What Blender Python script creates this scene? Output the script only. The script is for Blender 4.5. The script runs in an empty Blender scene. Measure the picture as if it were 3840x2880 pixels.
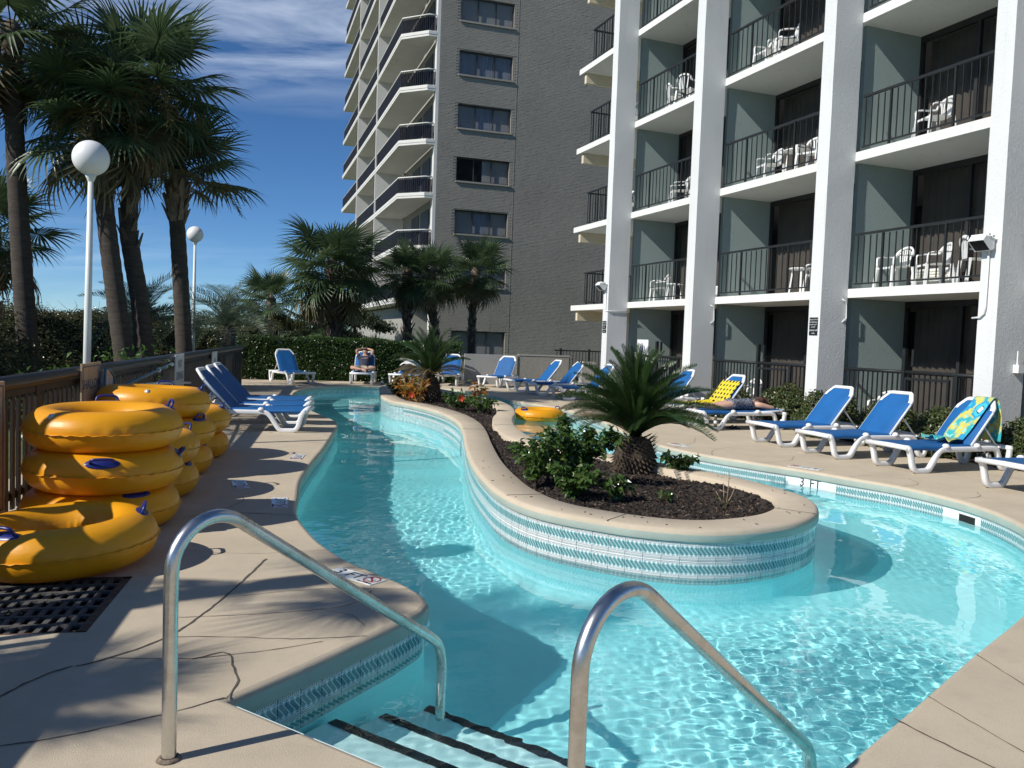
import bpy, bmesh, math, random
import numpy as np
from mathutils import Vector, Matrix, Euler, Quaternion
from mathutils.geometry import tessellate_polygon
S = bpy.context.scene
C = S.collection
PI = math.pi
rad = math.radians
rng = random.Random(7)
nrg = np.random.default_rng(11)

# ------------------------------------------------------------------ camera, sky, sun, exposure
cam = bpy.data.cameras.new('camera'); cam_o = bpy.data.objects.new('camera', cam); C.objects.link(cam_o); S.camera = cam_o
cam.sensor_width = 36.0; cam.lens = 29.13; cam.clip_start = 0.05; cam.clip_end = 3000
_p, _r = rad(3.13), rad(2.0)
_rt, _fw, _up = Vector((1, 0, 0)), Vector((0, math.cos(_p), -math.sin(_p))), Vector((0, math.sin(_p), math.cos(_p)))
_cr = _rt * math.cos(_r) + _up * math.sin(_r); _cu = _up * math.cos(_r) - _rt * math.sin(_r)
_m = Matrix((_cr, _cu, -_fw)).transposed().to_4x4(); _m.translation = Vector((0, 0, 1.65))
cam_o.matrix_world = _m

SUN_EL = 36.6
SUN_DIR = Vector((0.85 * math.cos(rad(SUN_EL)), 0.53 * math.cos(rad(SUN_EL)), -math.sin(rad(SUN_EL)))).normalized()   # the way the light travels
sun = bpy.data.lights.new('sun', 'SUN'); sun.energy = 4.6; sun.angle = rad(0.55); sun.color = (1.0, 0.955, 0.88)
sun_o = bpy.data.objects.new('sun', sun); C.objects.link(sun_o); sun_o.rotation_euler = SUN_DIR.to_track_quat('-Z', 'Y').to_euler()
sun.cycles.is_caustics_light = True

world = bpy.data.worlds.new('World'); S.world = world; world.use_nodes = True
wt = world.node_tree; wt.nodes.clear()
wo = wt.nodes.new('ShaderNodeOutputWorld'); bg = wt.nodes.new('ShaderNodeBackground'); bg.inputs['Strength'].default_value = 0.094
sky = wt.nodes.new('ShaderNodeTexSky'); sky.sky_type = 'NISHITA'; sky.sun_disc = False
sky.sun_elevation = rad(SUN_EL); sky.sun_rotation = math.atan2(-SUN_DIR.x, -SUN_DIR.y); sky.air_density = 0.6; sky.dust_density = 0.0; sky.ozone_density = 3.0; sky.altitude = 0
wt.links.new(bg.outputs[0], wo.inputs[0])

S.view_settings.view_transform = 'Standard'; S.view_settings.look = 'None'; S.view_settings.gamma = 1; S.view_settings.use_curve_mapping = False
S.view_settings.exposure = 0.17
S.cycles.use_denoising = True; S.cycles.max_bounces = 10; S.cycles.transparent_max_bounces = 24; S.cycles.transmission_bounces = 8
S.cycles.sample_clamp_indirect = 6.0; S.cycles.caustics_reflective = True; S.cycles.diffuse_bounces = 7; S.cycles.glossy_bounces = 7; S.cycles.caustics_refractive = True

# ------------------------------------------------------------------ node helpers
class E:
    """small expression builder for shader math"""
    nt = None
    def __init__(s, k): s.k = k
    def _o(s, op, *a):
        n = E.nt.nodes.new('ShaderNodeMath'); n.operation = op
        for i, x in enumerate((s,) + a):
            x = x.k if isinstance(x, E) else x
            if isinstance(x, (int, float)): n.inputs[i].default_value = x
            else: E.nt.links.new(x, n.inputs[i])
        return E(n.outputs[0])
    def __add__(s, o): return s._o('ADD', o)
    def __radd__(s, o): return s._o('ADD', o)
    def __sub__(s, o): return s._o('SUBTRACT', o)
    def __rsub__(s, o): return (s * -1.0) + o
    def __mul__(s, o): return s._o('MULTIPLY', o)
    def __rmul__(s, o): return s._o('MULTIPLY', o)
    def __truediv__(s, o): return s._o('DIVIDE', o)
    def sin(s): return s._o('SINE')
    def abs(s): return s._o('ABSOLUTE')
    def frac(s): return s._o('FRACT')
    def floor(s): return s._o('FLOOR')
    def sqrt(s): return s._o('SQRT')
    def gt(s, o): return s._o('GREATER_THAN', o)
    def lt(s, o): return s._o('LESS_THAN', o)
    def max(s, o): return s._o('MAXIMUM', o)
    def min(s, o): return s._o('MINIMUM', o)
    def step(s, a, b): return s.gt(a) * s.lt(b)

def mixc(nt, f, a, b):
    n = nt.nodes.new('ShaderNodeMix'); n.data_type = 'RGBA'
    for sk, x in ((n.inputs[0], f), (n.inputs[6], a), (n.inputs[7], b)):
        if isinstance(x, E): x = x.k
        if isinstance(x, (int, float)): sk.default_value = x
        elif isinstance(x, (tuple, list)): sk.default_value = (*x[:3], 1)
        else: nt.links.new(x, sk)
    return n.outputs[2]

def noise(nt, vec, scale, detail=4, rough=0.55, out=0, dist=0.0):
    n = nt.nodes.new('ShaderNodeTexNoise'); n.inputs['Scale'].default_value = scale; n.inputs['Detail'].default_value = detail
    n.inputs['Roughness'].default_value = rough; n.inputs['Distortion'].default_value = dist
    if vec is not None: nt.links.new(vec, n.inputs['Vector'])
    return n.outputs[out]

def ramp(nt, f, lo, hi, a=(0, 0, 0), b=(1, 1, 1)):
    n = nt.nodes.new('ShaderNodeMapRange'); n.inputs[1].default_value = lo; n.inputs[2].default_value = hi
    nt.links.new(f.k if isinstance(f, E) else f, n.inputs[0]); return n.outputs[0]

def coord(nt, kind='Object', scale=None):
    t = nt.nodes.new('ShaderNodeTexCoord'); o = t.outputs[kind]
    if scale:
        m = nt.nodes.new('ShaderNodeMapping'); m.inputs['Scale'].default_value = scale; nt.links.new(o, m.inputs[0]); o = m.outputs[0]
    return o

def mat_new(name):
    m = bpy.data.materials.new(name); m.use_nodes = True; nt = m.node_tree
    return m, nt, nt.nodes['Principled BSDF']

def bump(nt, b, h, strength, dist=0.01):
    n = nt.nodes.new('ShaderNodeBump'); n.inputs['Strength'].default_value = strength; n.inputs['Distance'].default_value = dist
    nt.links.new(h.k if isinstance(h, E) else h, n.inputs['Height'])
    nt.links.new(n.outputs[0], b.inputs['Normal'])

def mat(name, col, rough=0.6, var=0.12, vs=4.0, bmp=0.0, bs=60.0, metal=0.0, spec=0.5, rnd=0.0, dirt=None, ds=1.2, coat=0.0, vscale=None):
    m, nt, b = mat_new(name)
    co = coord(nt, 'Object', vscale)
    f = ramp(nt, noise(nt, co, vs, 5), 0.3, 0.7)
    c = mixc(nt, f, [x * (1 - var) for x in col], [min(1, x * (1 + var)) for x in col])
    if dirt:
        c = mixc(nt, ramp(nt, noise(nt, co, ds, 6, 0.65), 0.52, 0.72), c, dirt)
    if rnd:
        oi = nt.nodes.new('ShaderNodeObjectInfo')
        h = nt.nodes.new('ShaderNodeHueSaturation'); E.nt = nt
        v = E(oi.outputs['Random']) * (2 * rnd) + (1 - rnd)
        nt.links.new(v.k, h.inputs['Value']); nt.links.new(c, h.inputs['Color']); c = h.outputs[0]
    nt.links.new(c, b.inputs['Base Color'])
    b.inputs['Roughness'].default_value = rough; b.inputs['Metallic'].default_value = metal; b.inputs['Specular IOR Level'].default_value = spec
    b.inputs['Coat Weight'].default_value = coat
    if bmp: bump(nt, b, noise(nt, co, bs, 4, 0.6), bmp)
    return m

def leaf_mat(name, c1, c2, rough=0.4, trans=0.3, c3=None, spec=0.5):
    """leaves: colour differs from leaf to leaf, some light comes through"""
    m, nt, b = mat_new(name)
    g = nt.nodes.new('ShaderNodeNewGeometry'); E.nt = nt
    oi = nt.nodes.new('ShaderNodeObjectInfo')
    r = (E(g.outputs['Random Per Island']) + E(oi.outputs['Random']) * 0.7).frac()
    c = mixc(nt, r, c1, c2)
    if c3:
        r2 = (E(g.outputs['Random Per Island']) * 7.31).frac()
        c = mixc(nt, r2.gt(0.86), c, c3)
    nt.links.new(c, b.inputs['Base Color']); b.inputs['Roughness'].default_value = rough; b.inputs['Specular IOR Level'].default_value = spec
    t = nt.nodes.new('ShaderNodeBsdfTranslucent'); nt.links.new(c, t.inputs[0])
    mx = nt.nodes.new('ShaderNodeMixShader'); mx.inputs[0].default_value = trans
    nt.links.new(b.outputs[0], mx.inputs[1]); nt.links.new(t.outputs[0], mx.inputs[2])
    nt.links.new(mx.outputs[0], nt.nodes['Material Output'].inputs[0])
    return m

# thin cirrus drifting across the sky: streaks of cloud mixed into the sky colour
E.nt = wt
tc = wt.nodes.new('ShaderNodeTexCoord'); sx = wt.nodes.new('ShaderNodeSeparateXYZ'); wt.links.new(tc.outputs['Generated'], sx.inputs[0])
zz = E(sx.outputs[2]).max(0.03)
cx = wt.nodes.new('ShaderNodeCombineXYZ')
wt.links.new((E(sx.outputs[0]) / (zz + 0.12)).k, cx.inputs[0]); wt.links.new((E(sx.outputs[1]) / (zz + 0.12)).k, cx.inputs[1])
mp = wt.nodes.new('ShaderNodeMapping'); mp.inputs['Location'].default_value = (0.35, 0.2, 0); mp.inputs['Rotation'].default_value = (0, 0, rad(14)); mp.inputs['Scale'].default_value = (0.75, 2.1, 1)
wt.links.new(cx.outputs[0], mp.inputs[0])
px_, py_ = E(sx.outputs[0]) / (zz + 0.12), E(sx.outputs[1]) / (zz + 0.12)
d2 = ((px_ + 0.42) / 1.0) * ((px_ + 0.42) / 1.0) + ((py_ - 1.75) / 0.85) * ((py_ - 1.75) / 0.85)
bank = (d2 * -1.0 + 1.15).max(0.0).min(1.0)                      # the bank of cirrus over the tower; thin streaks elsewhere
thin = E(ramp(wt, noise(wt, cx.outputs[0], 0.55, 2, 0.5), 0.50, 0.75)) * 0.45
wisp = E(ramp(wt, noise(wt, mp.outputs[0], 1.9, 10, 0.60, dist=0.7), 0.36, 0.80))
cl = (bank.max(thin) * wisp) * 0.62 * E(sx.outputs[2]).gt(0.0)
hs = wt.nodes.new('ShaderNodeHueSaturation'); hs.inputs['Saturation'].default_value = 1.12; wt.links.new(sky.outputs[0], hs.inputs['Color'])
tint = wt.nodes.new('ShaderNodeMix'); tint.data_type = 'RGBA'; tint.blend_type = 'MULTIPLY'; tint.inputs[0].default_value = 1.0; tint.inputs[7].default_value = (0.74, 0.92, 1.04, 1); wt.links.new(hs.outputs[0], tint.inputs[6])
wt.links.new(mixc(wt, cl, tint.outputs[2], (9.5, 10.6, 12.0)), bg.inputs['Color'])

# ------------------------------------------------------------------ mesh helpers
class MB:
    def __init__(s): s.v = []; s.f = []; s.s = []; s.m = []; s.M = None
    def add(s, vs, fs, sm=False, mi=0):
        o = len(s.v)
        for p in vs:
            p = Vector(p)
            s.v.append(tuple(s.M @ p) if s.M is not None else tuple(p))
        for f in fs: s.f.append([i + o for i in f]); s.s.append(sm); s.m.append(mi)
        return s
    def box(s, c, d, rz=0.0, mi=0, mtx=None):
        x, y, z = (k / 2 for k in d); vs = [Vector((a * x, b * y, e * z)) for e in (-1, 1) for b in (-1, 1) for a in (-1, 1)]
        m = mtx if mtx is not None else Matrix.Translation(Vector(c)) @ Matrix.Rotation(rz, 4, 'Z')
        return s.add([m @ q for q in vs], [(0, 2, 3, 1), (4, 5, 7, 6), (0, 1, 5, 4), (2, 6, 7, 3), (0, 4, 6, 2), (1, 3, 7, 5)], False, mi)
    def bar(s, a, b, w, h, up=(0, 0, 1), mi=0):
        """square bar from a to b, w across and h along up"""
        a, b = Vector(a), Vector(b); d = (b - a); L = d.length; d.normalize(); u = Vector(up); x = d.cross(u)
        if x.length < 1e-4: x = d.cross(Vector((1, 0, 0)))
        x.normalize(); u = x.cross(d)
        m = Matrix((d, x, u)).transposed().to_4x4(); m.translation = (a + b) / 2
        return s.box(None, (L, w, h), mtx=m, mi=mi)
    def tube(s, pts, r, seg=8, caps=True, closed=False, mi=0, sm=True, sec=None):
        pts = [Vector(p) for p in pts]; n = len(pts); rs = r if isinstance(r, (list, tuple)) else [r] * n
        T = []
        for i in range(n):
            a = pts[(i - 1) % n] if closed or i > 0 else pts[i]; b = pts[(i + 1) % n] if closed or i < n - 1 else pts[i]
            T.append((b - a).normalized())
        x = T[0].orthogonal().normalized()
        if sec is not None:                       # keep a section upright
            x = T[0].cross(Vector((0, 0, 1))); x = x.normalized() if x.length > 1e-3 else Vector((1, 0, 0))
        vs = []
        for i in range(n):
            if i: x = (x - T[i] * x.dot(T[i])).normalized()
            y = T[i].cross(x)
            if sec is None:
                for k in range(seg):
                    a = 2 * PI * k / seg; vs.append(pts[i] + (x * math.cos(a) + y * math.sin(a)) * rs[i])
            else:
                for (p, q) in sec: vs.append(pts[i] + x * p * rs[i] + y * q * rs[i])
        k = seg if sec is None else len(sec); fs = []
        for i in range(n if closed else n - 1):
            j = (i + 1) % n
            for t in range(k): fs.append((i * k + t, i * k + (t + 1) % k, j * k + (t + 1) % k, j * k + t))
        if caps and not closed: fs.append(tuple(range(k - 1, -1, -1))); fs.append(tuple((n - 1) * k + t for t in range(k)))
        return s.add(vs, fs, sm, mi)
    def lathe(s, prof, seg=24, c=(0, 0, 0), mi=0, sm=True, closed=False):
        c = Vector(c); vs = [c + Vector((r * math.cos(2 * PI * k / seg), r * math.sin(2 * PI * k / seg), z)) for (r, z) in prof for k in range(seg)]
        n = len(prof); fs = [((i % n) * seg + k, (i % n) * seg + (k + 1) % seg, ((i + 1) % n) * seg + (k + 1) % seg, ((i + 1) % n) * seg + k) for i in range(n if closed else n - 1) for k in range(seg)]
        return s.add(vs, fs, sm, mi)
    def sphere(s, c, r, seg=16, rings=10, sc=(1, 1, 1), mi=0):
        c = Vector(c); vs = [c + Vector((0, 0, r * sc[2]))]
        for i in range(1, rings):
            a = PI * i / rings
            for k in range(seg): b = 2 * PI * k / seg; vs.append(c + Vector((r * sc[0] * math.sin(a) * math.cos(b), r * sc[1] * math.sin(a) * math.sin(b), r * sc[2] * math.cos(a))))
        vs.append(c - Vector((0, 0, r * sc[2]))); fs = [(0, 1 + k, 1 + (k + 1) % seg) for k in range(seg)]
        for i in range(rings - 2):
            o = 1 + i * seg; fs += [(o + k, o + seg + k, o + seg + (k + 1) % seg, o + (k + 1) % seg) for k in range(seg)]
        o = 1 + (rings - 2) * seg; e = len(vs) - 1; fs += [(o + (k + 1) % seg, o + k, e) for k in range(seg)]
        return s.add(vs, fs, True, mi)
    def prism(s, poly, z0, z1, mi=0):
        n = len(poly); vs = [(p[0], p[1], z0) for p in poly] + [(p[0], p[1], z1) for p in poly]
        tr = tessellate_polygon([[Vector((p[0], p[1], 0)) for p in poly]])
        fs = [tuple(n + i for i in t) for t in tr] + [tuple(reversed(t)) for t in tr] + [(i, (i + 1) % n, n + (i + 1) % n, n + i) for i in range(n)]
        return s.add(vs, fs, False, mi)
    def grid(s, P, sm=True, mi=0):
        """P[i][j] points"""
        h, w = len(P), len(P[0]); vs = [p for row in P for p in row]
        return s.add(vs, [(i * w + j, i * w + j + 1, (i + 1) * w + j + 1, (i + 1) * w + j) for i in range(h - 1) for j in range(w - 1)], sm, mi)
    def mesh(s, name, mats, fixn=False):
        me = bpy.data.meshes.new(name); me.from_pydata(s.v, [], s.f)
        for m in (mats if isinstance(mats, (list, tuple)) else [mats]): me.materials.append(m)
        me.polygons.foreach_set('use_smooth', s.s); me.polygons.foreach_set('material_index', s.m)
        if fixn:
            bm = bmesh.new(); bm.from_mesh(me); bmesh.ops.recalc_face_normals(bm, faces=bm.faces); bm.to_mesh(me); bm.free()
        me.update(); return me
    def build(s, name, mats, parent=None, loc=None, mtx=None, fixn=False):
        return obj(name, s.mesh(name, mats, fixn), parent, loc, mtx)

def obj(name, me, parent=None, loc=None, mtx=None):
    o = bpy.data.objects.new(name, me); C.objects.link(o)
    if parent is not None: o.parent = parent
    if mtx is not None: o.matrix_local = mtx
    elif loc is not None: o.location = loc
    return o

def np_mesh(name, V, F, mats, smooth=False):
    """V (n,3), F (m,k) arrays"""
    me = bpy.data.meshes.new(name); V = np.asarray(V, np.float32); F = np.asarray(F, np.int32); k = F.shape[1]
    me.vertices.add(len(V)); me.vertices.foreach_set('co', V.ravel())
    me.loops.add(F.size); me.loops.foreach_set('vertex_index', F.ravel())
    me.polygons.add(len(F)); me.polygons.foreach_set('loop_start', np.arange(len(F), dtype=np.int32) * k)
    try: me.polygons.foreach_set('loop_total', np.full(len(F), k, np.int32))
    except Exception: pass
    me.polygons.foreach_set('use_smooth', np.full(len(F), smooth))
    for m in (mats if isinstance(mats, (list, tuple)) else [mats]): me.materials.append(m)
    me.update(calc_edges=True); return me

def empty(name, loc=(0, 0, 0), rz=0.0, mtx=None):
    o = bpy.data.objects.new(name, None); C.objects.link(o); o.empty_display_size = 0.2
    if mtx is not None: o.matrix_local = mtx
    else: o.location = loc; o.rotation_euler = (0, 0, rz)
    return o

def tag(o, label, cat, group=None, kind=None):
    o['label'] = label; o['category'] = cat
    if group: o['group'] = group
    if kind: o['kind'] = kind
    return o

def struct(o): o['kind'] = 'structure'; return o
def stuff(o): o['kind'] = 'stuff'; return o

def copy_tree(o, parent=None):
    c = o.copy(); C.objects.link(c)
    if parent is not None: c.parent = parent
    for ch in list(o.children): copy_tree(ch, c)
    return c

def crspline(pts, step, closed=False):
    """even Catmull-Rom samples through pts"""
    P = [Vector((*p, 0)[:3]) if len(p) == 2 else Vector(p) for p in pts]; n = len(P); out = []
    for i in range(n if closed else n - 1):
        p0 = P[(i - 1) % n] if closed or i > 0 else P[i] * 2 - P[i + 1]
        p1, p2 = P[i], P[(i + 1) % n]
        p3 = P[(i + 2) % n] if closed or i < n - 2 else P[n - 1] * 2 - P[n - 2]
        m = max(2, int((p2 - p1).length / 0.03))
        for k in range(m):
            t = k / m; out.append(0.5 * ((2 * p1) + (p2 - p0) * t + (2 * p0 - 5 * p1 + 4 * p2 - p3) * t * t + (3 * p1 - p0 - 3 * p2 + p3) * t ** 3))
    if not closed: out.append(P[-1])
    else: out.append(out[0])
    return resample(out, step)[: -1 if closed else None]

def resample(P, step):
    P = [Vector(p) for p in P]; d = [0.0]
    for a, b in zip(P, P[1:]): d.append(d[-1] + (b - a).length)
    n = max(2, round(d[-1] / step)); out = []; j = 0
    for i in range(n + 1):
        t = d[-1] * i / n
        while j < len(d) - 2 and d[j + 1] < t: j += 1
        L = d[j + 1] - d[j]; out.append(P[j].lerp(P[j + 1], (t - d[j]) / L if L > 1e-9 else 0))
    return out

def in_poly(X, Y, poly):
    X = np.asarray(X); Y = np.asarray(Y); r = np.zeros(X.shape, bool); n = len(poly)
    for i in range(n):
        x1, y1 = poly[i][:2]; x2, y2 = poly[(i + 1) % n][:2]
        if y1 == y2: continue
        c = ((y1 > Y) != (y2 > Y)) & (X < (x2 - x1) * (Y - y1) / (y2 - y1) + x1); r ^= c
    return r

def fill(loops, z):
    """flat surface between the first loop and the holes in it"""
    L = [[Vector((p[0], p[1], 0)) for p in l] for l in loops]; tri = tessellate_polygon(L); vs = [(p.x, p.y, z) for l in L for p in l]
    fs = []
    for t in tri:
        a, b, c = (Vector(vs[i]) for i in t)
        if (b - a).cross(c - a).length < 1e-9: continue
        fs.append(t if (b - a).cross(c - a).z > 0 else (t[0], t[2], t[1]))
    return vs, fs

def text_mesh(txt, size, m, ext=0.0008, align='CENTER', spacing=1.0):
    cu = bpy.data.curves.new('lettering', 'FONT'); cu.body = txt; cu.size = size; cu.extrude = ext; cu.align_x = align; cu.align_y = 'CENTER'; cu.space_line = spacing
    cu.resolution_u = 3
    o = bpy.data.objects.new('lettering', cu); C.objects.link(o); bpy.context.view_layer.update()
    me = bpy.data.meshes.new_from_object(o.evaluated_get(bpy.context.evaluated_depsgraph_get()))
    bpy.data.objects.remove(o); bpy.data.curves.remove(cu); me.materials.clear(); me.materials.append(m); return me

def frame(o, x, y=None, z=None):
    """matrix with origin o and x axis, z axis"""
    x = Vector(x).normalized(); z = Vector(z if z is not None else (0, 0, 1)).normalized(); y = z.cross(x).normalized(); z = x.cross(y)
    m = Matrix((x, y, z)).transposed().to_4x4(); m.translation = Vector(o); return m
# ------------------------------------------------------------------ materials of the setting
DECK = (0.55, 0.465, 0.345)
def deck_mat(name, col, dirty=0.75):
    m, nt, b = mat_new(name); co = coord(nt)
    c = mixc(nt, ramp(nt, noise(nt, co, 1.3, 6, 0.6), 0.3, 0.72), [k * 0.90 for k in col], [k * 1.05 for k in col])
    c = mixc(nt, ramp(nt, noise(nt, co, 90, 3, 0.7), 0.55, 0.8), c, [k * 0.80 for k in col])
    st = E(ramp(nt, noise(nt, co, 0.42, 7, 0.68), 0.56, 0.78)); E.nt = nt
    c = mixc(nt, st * dirty, c, (0.27, 0.24, 0.21))
    sp = ramp(nt, noise(nt, co, 260, 2, 0.5), 0.70, 0.76); c = mixc(nt, sp, c, (0.22, 0.19, 0.15)); wv_ = noise(nt, co, 5.5, 7, 0.75); c = mixc(nt, E(ramp(nt, wv_, 0.50, 0.80)) * 0.35, c, (0.33, 0.29, 0.23)); c = mixc(nt, E(ramp(nt, noise(nt, co, 2.3, 3, 0.5), 0.60, 0.75)) * 0.25, c, (0.68, 0.62, 0.52))
    nt.links.new(c, b.inputs['Base Color']); b.inputs['Roughness'].default_value = 0.85; b.inputs['Specular IOR Level'].default_value = 0.3
    h = noise(nt, co, 150, 5, 0.7); bump(nt, b, h, 0.45, 0.008); return m
M_deck = deck_mat('cast deck', DECK)
M_cope = deck_mat('coping', (0.55, 0.465, 0.350), 0.25)
M_lip = mat('coping face', (0.40, 0.44, 0.38), 0.8, 0.10, 3, 0.3, 90)
M_plaster = mat('pool plaster', (0.47, 0.93, 0.955), 0.6, 0.04, 2.2)
M_white = mat('white plaster', (0.72, 0.90, 0.90), 0.5, 0.04, 3)
M_grout = mat('grout', (0.74, 0.79, 0.77), 0.8, 0.06, 20)
M_black = mat('black glaze', (0.012, 0.013, 0.016), 0.25, 0.3, 8)
M_dark = mat('dark joint', (0.10, 0.085, 0.07), 0.9, 0.3, 10)
M_sand = mat('sandy ground', (0.085, 0.115, 0.040), 0.95, 0.35, 1.5, 0.8, 25, dirt=(0.24, 0.21, 0.14), ds=0.10)
M_mulch = mat('bark mulch', (0.035, 0.027, 0.022), 0.95, 0.45, 30, 1.0, 80)

def tile_mat():
    """glazed waterline tile: rope band and fine hatched stripes printed on white"""
    m, nt, b = mat_new('rope pattern tile'); E.nt = nt
    t = nt.nodes.new('ShaderNodeTexCoord'); x = nt.nodes.new('ShaderNodeSeparateXYZ'); nt.links.new(t.outputs['Object'], x.inputs[0])
    u = (E(x.outputs[0]) + 0.073) / 0.146; v = (E(x.outputs[2]) + 0.073) / 0.146
    teal, white, brown = (0.095, 0.25, 0.265), (0.74, 0.79, 0.78), (0.22, 0.13, 0.125)
    a = (u * (PI * 4)).sin().abs()
    hi = a * 0.15 + 0.66; lo = a * -0.15 + 0.42
    band = (v - hi).lt(0.0) * (v - lo).gt(0.0)
    out = ((v - hi).abs().lt(0.03)).max((v - lo).abs().lt(0.03))
    dg = ((u * 4.0 + (v - 0.54) * 2.2 + ((v - 0.54) * 9.0).sin() * 0.16).frac() - 0.5).abs().lt(0.075)
    c = mixc(nt, band, white, teal); c = mixc(nt, band * dg, c, (0.62, 0.74, 0.73)); c = mixc(nt, out * (band * -1.0 + 1.0), c, (0.13, 0.24, 0.27)); c = mixc(nt, out * band, c, (0.55, 0.68, 0.68))
    hatch = ((u * 11.0 + v * 5.0).frac()).gt(0.35)
    h = v.step(0.90, 0.96).max(v.step(0.15, 0.20)).max(v.step(0.035, 0.085)); c = mixc(nt, h * hatch, c, brown)
    l = v.step(0.845, 0.87).max(v.step(0.235, 0.255)).max(v.step(0.11, 0.125)).max(v.step(0.0, 0.02)); c = mixc(nt, l, c, (0.20, 0.27, 0.30))
    nt.links.new(c, b.inputs['Base Color']); b.inputs['Roughness'].default_value = 0.16; return m
M_tile = tile_mat()
M_wtile = mat('white tile', (0.78, 0.82, 0.82), 0.2, 0.03, 10)
M_ink = mat('black lettering', (0.015, 0.015, 0.017), 0.4, 0.1)
M_red = mat('red print', (0.40, 0.035, 0.03), 0.4, 0.1)

# ------------------------------------------------------------------ outlines of the river pool and its island
ZW = -0.23; ZF = -1.12; ZI = 0.17
side = [(-1.21, 3.61), (-0.96, 4.02), (-0.78, 4.34), (-0.60, 4.66), (-0.49, 4.90), (-0.465, 5.05)]
bank = [(-0.465, 5.05), (-0.53, 5.23), (-0.70, 5.47), (-0.89, 5.67), (-1.14, 5.95), (-1.42, 6.37), (-1.62, 6.76), (-1.84, 7.26), (-1.98, 7.68), (-2.09, 8.18), (-2.32, 9.19), (-2.50, 10.44), (-2.66, 11.8),
        (-2.93, 13.7), (-3.10, 14.8), (-3.38, 15.7), (-4.25, 17.5), (-5.1, 19.6), (-5.75, 21.8), (-5.95, 23.6), (-5.70, 25.0), (-5.1, 25.9), (-4.3, 26.25), (-3.3, 26.4), (-2.3, 26.2), (-1.55, 25.6), (-0.95, 24.5),
        (-0.35, 23.1), (0.15, 21.9), (0.78, 20.9), (1.30, 19.9), (1.65, 18.5), (1.92, 17.1), (2.06, 15.7), (2.30, 14.1), (2.60, 13.1), (3.02, 12.38), (3.55, 11.75), (3.97, 11.28), (4.40, 10.7), (4.83, 10.1), (5.10, 9.3),
        (5.13, 8.55), (4.97, 7.8), (4.6, 6.95), (4.1, 6.15), (3.37, 5.29), (2.58, 4.48), (1.92, 3.79), (1.34, 3.19)]
near = [(1.34, 3.19), (0.72, 2.57), (0.586, 2.436), (-1.21, 3.61)]
bank_s = crspline(bank, 0.12)
pool = [Vector((*p, 0)) for p in side[:-1]] + bank_s[:-1] + resample([Vector((1.34, 3.19, 0)), Vector((0.66, 2.51, 0)), Vector((0.50, 2.492, 0)), Vector((-1.21, 3.61, 0))], 0.15)[:-1]
isl_pts = [(-3.78, 24.0), (-3.55, 22.2), (-3.16, 20.0), (-2.71, 18.56), (-2.22, 17.86), (-1.73, 16.98), (-1.26, 15.79), (-0.94, 14.48), (-0.77, 13.20), (-0.64, 11.63), (-0.51, 10.28), (-0.40, 9.44), (-0.28, 8.76),
           (-0.13, 8.08), (0.07, 7.55), (0.26, 7.25), (0.46, 7.05), (0.67, 6.90), (0.97, 6.72), (1.28, 6.61), (1.59, 6.58), (1.93, 6.66), (2.30, 6.86), (2.58, 7.11), (2.82, 7.46), (2.96, 7.85), (3.00, 8.2), (2.95, 8.55), (2.82, 8.93),
           (2.57, 9.43), (2.10, 10.08), (1.45, 10.85), (1.05, 11.25), (0.66, 11.75), (0.38, 12.4), (0.20, 13.3), (0.08, 14.3), (0.05, 15.5), (0.10, 16.6), (0.03, 18.1), (-0.22, 19.5), (-0.65, 20.6), (-1.2, 21.7), (-1.9, 23.2), (-2.6, 24.4), (-3.3, 24.75)]
isl = crspline(isl_pts, 0.11, closed=True)

def normals(L, closed=True):
    n = len(L); N = []
    for i in range(n):
        a = (L[i] - L[i - 1]).normalized(); b = (L[(i + 1) % n] - L[i]).normalized()
        na = Vector((a.y, -a.x, 0)); nb = Vector((b.y, -b.x, 0)); s = (na + nb)
        s = s.normalized() if s.length > 1e-6 else na
        N.append(s / max(0.5, s.dot(na)))
    return N
def offset(L, d): return [p + n * d for p, n in zip(L, normals(L))]
def sweep(mb, L, prof, mi=0, sm=True):
    N = normals(L); n = len(L); k = len(prof); vs = [(p.x + q.x * o, p.y + q.y * o, z) for p, q in zip(L, N) for (o, z) in prof]
    fs = [(i * k + t, i * k + t + 1, ((i + 1) % n) * k + t + 1, ((i + 1) % n) * k + t) for i in range(n) for t in range(k - 1)]
    return mb.add(vs, fs, sm, mi)
def caustic(o): o.cycles.is_caustics_receiver = True; return o

# drain pit in the deck, under the grate by the fence
g0, gu, gv = Vector((-2.235, 4.36, 0)), Vector((-0.210, 0.9777, 0)), Vector((-0.9777, -0.210, 0))
GL, GW = 1.04, 1.42
pit = [g0, g0 + gu * GL, g0 + gu * GL + gv * GW, g0 + gv * GW]

# terrain
outer = [(-3.2, -3.0), (-7.98, 24.3), (-9.4, 27.2), (-1.75, 29.35), (2.0, 30.1), (14.5, 30.1), (14.5, -3.0)]
vs, fs = fill([[(-900, -600), (900, -600), (900, 1500), (-900, 1500)], outer], -0.06)
struct(MB().add(vs, fs).build('ground', M_sand))
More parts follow.
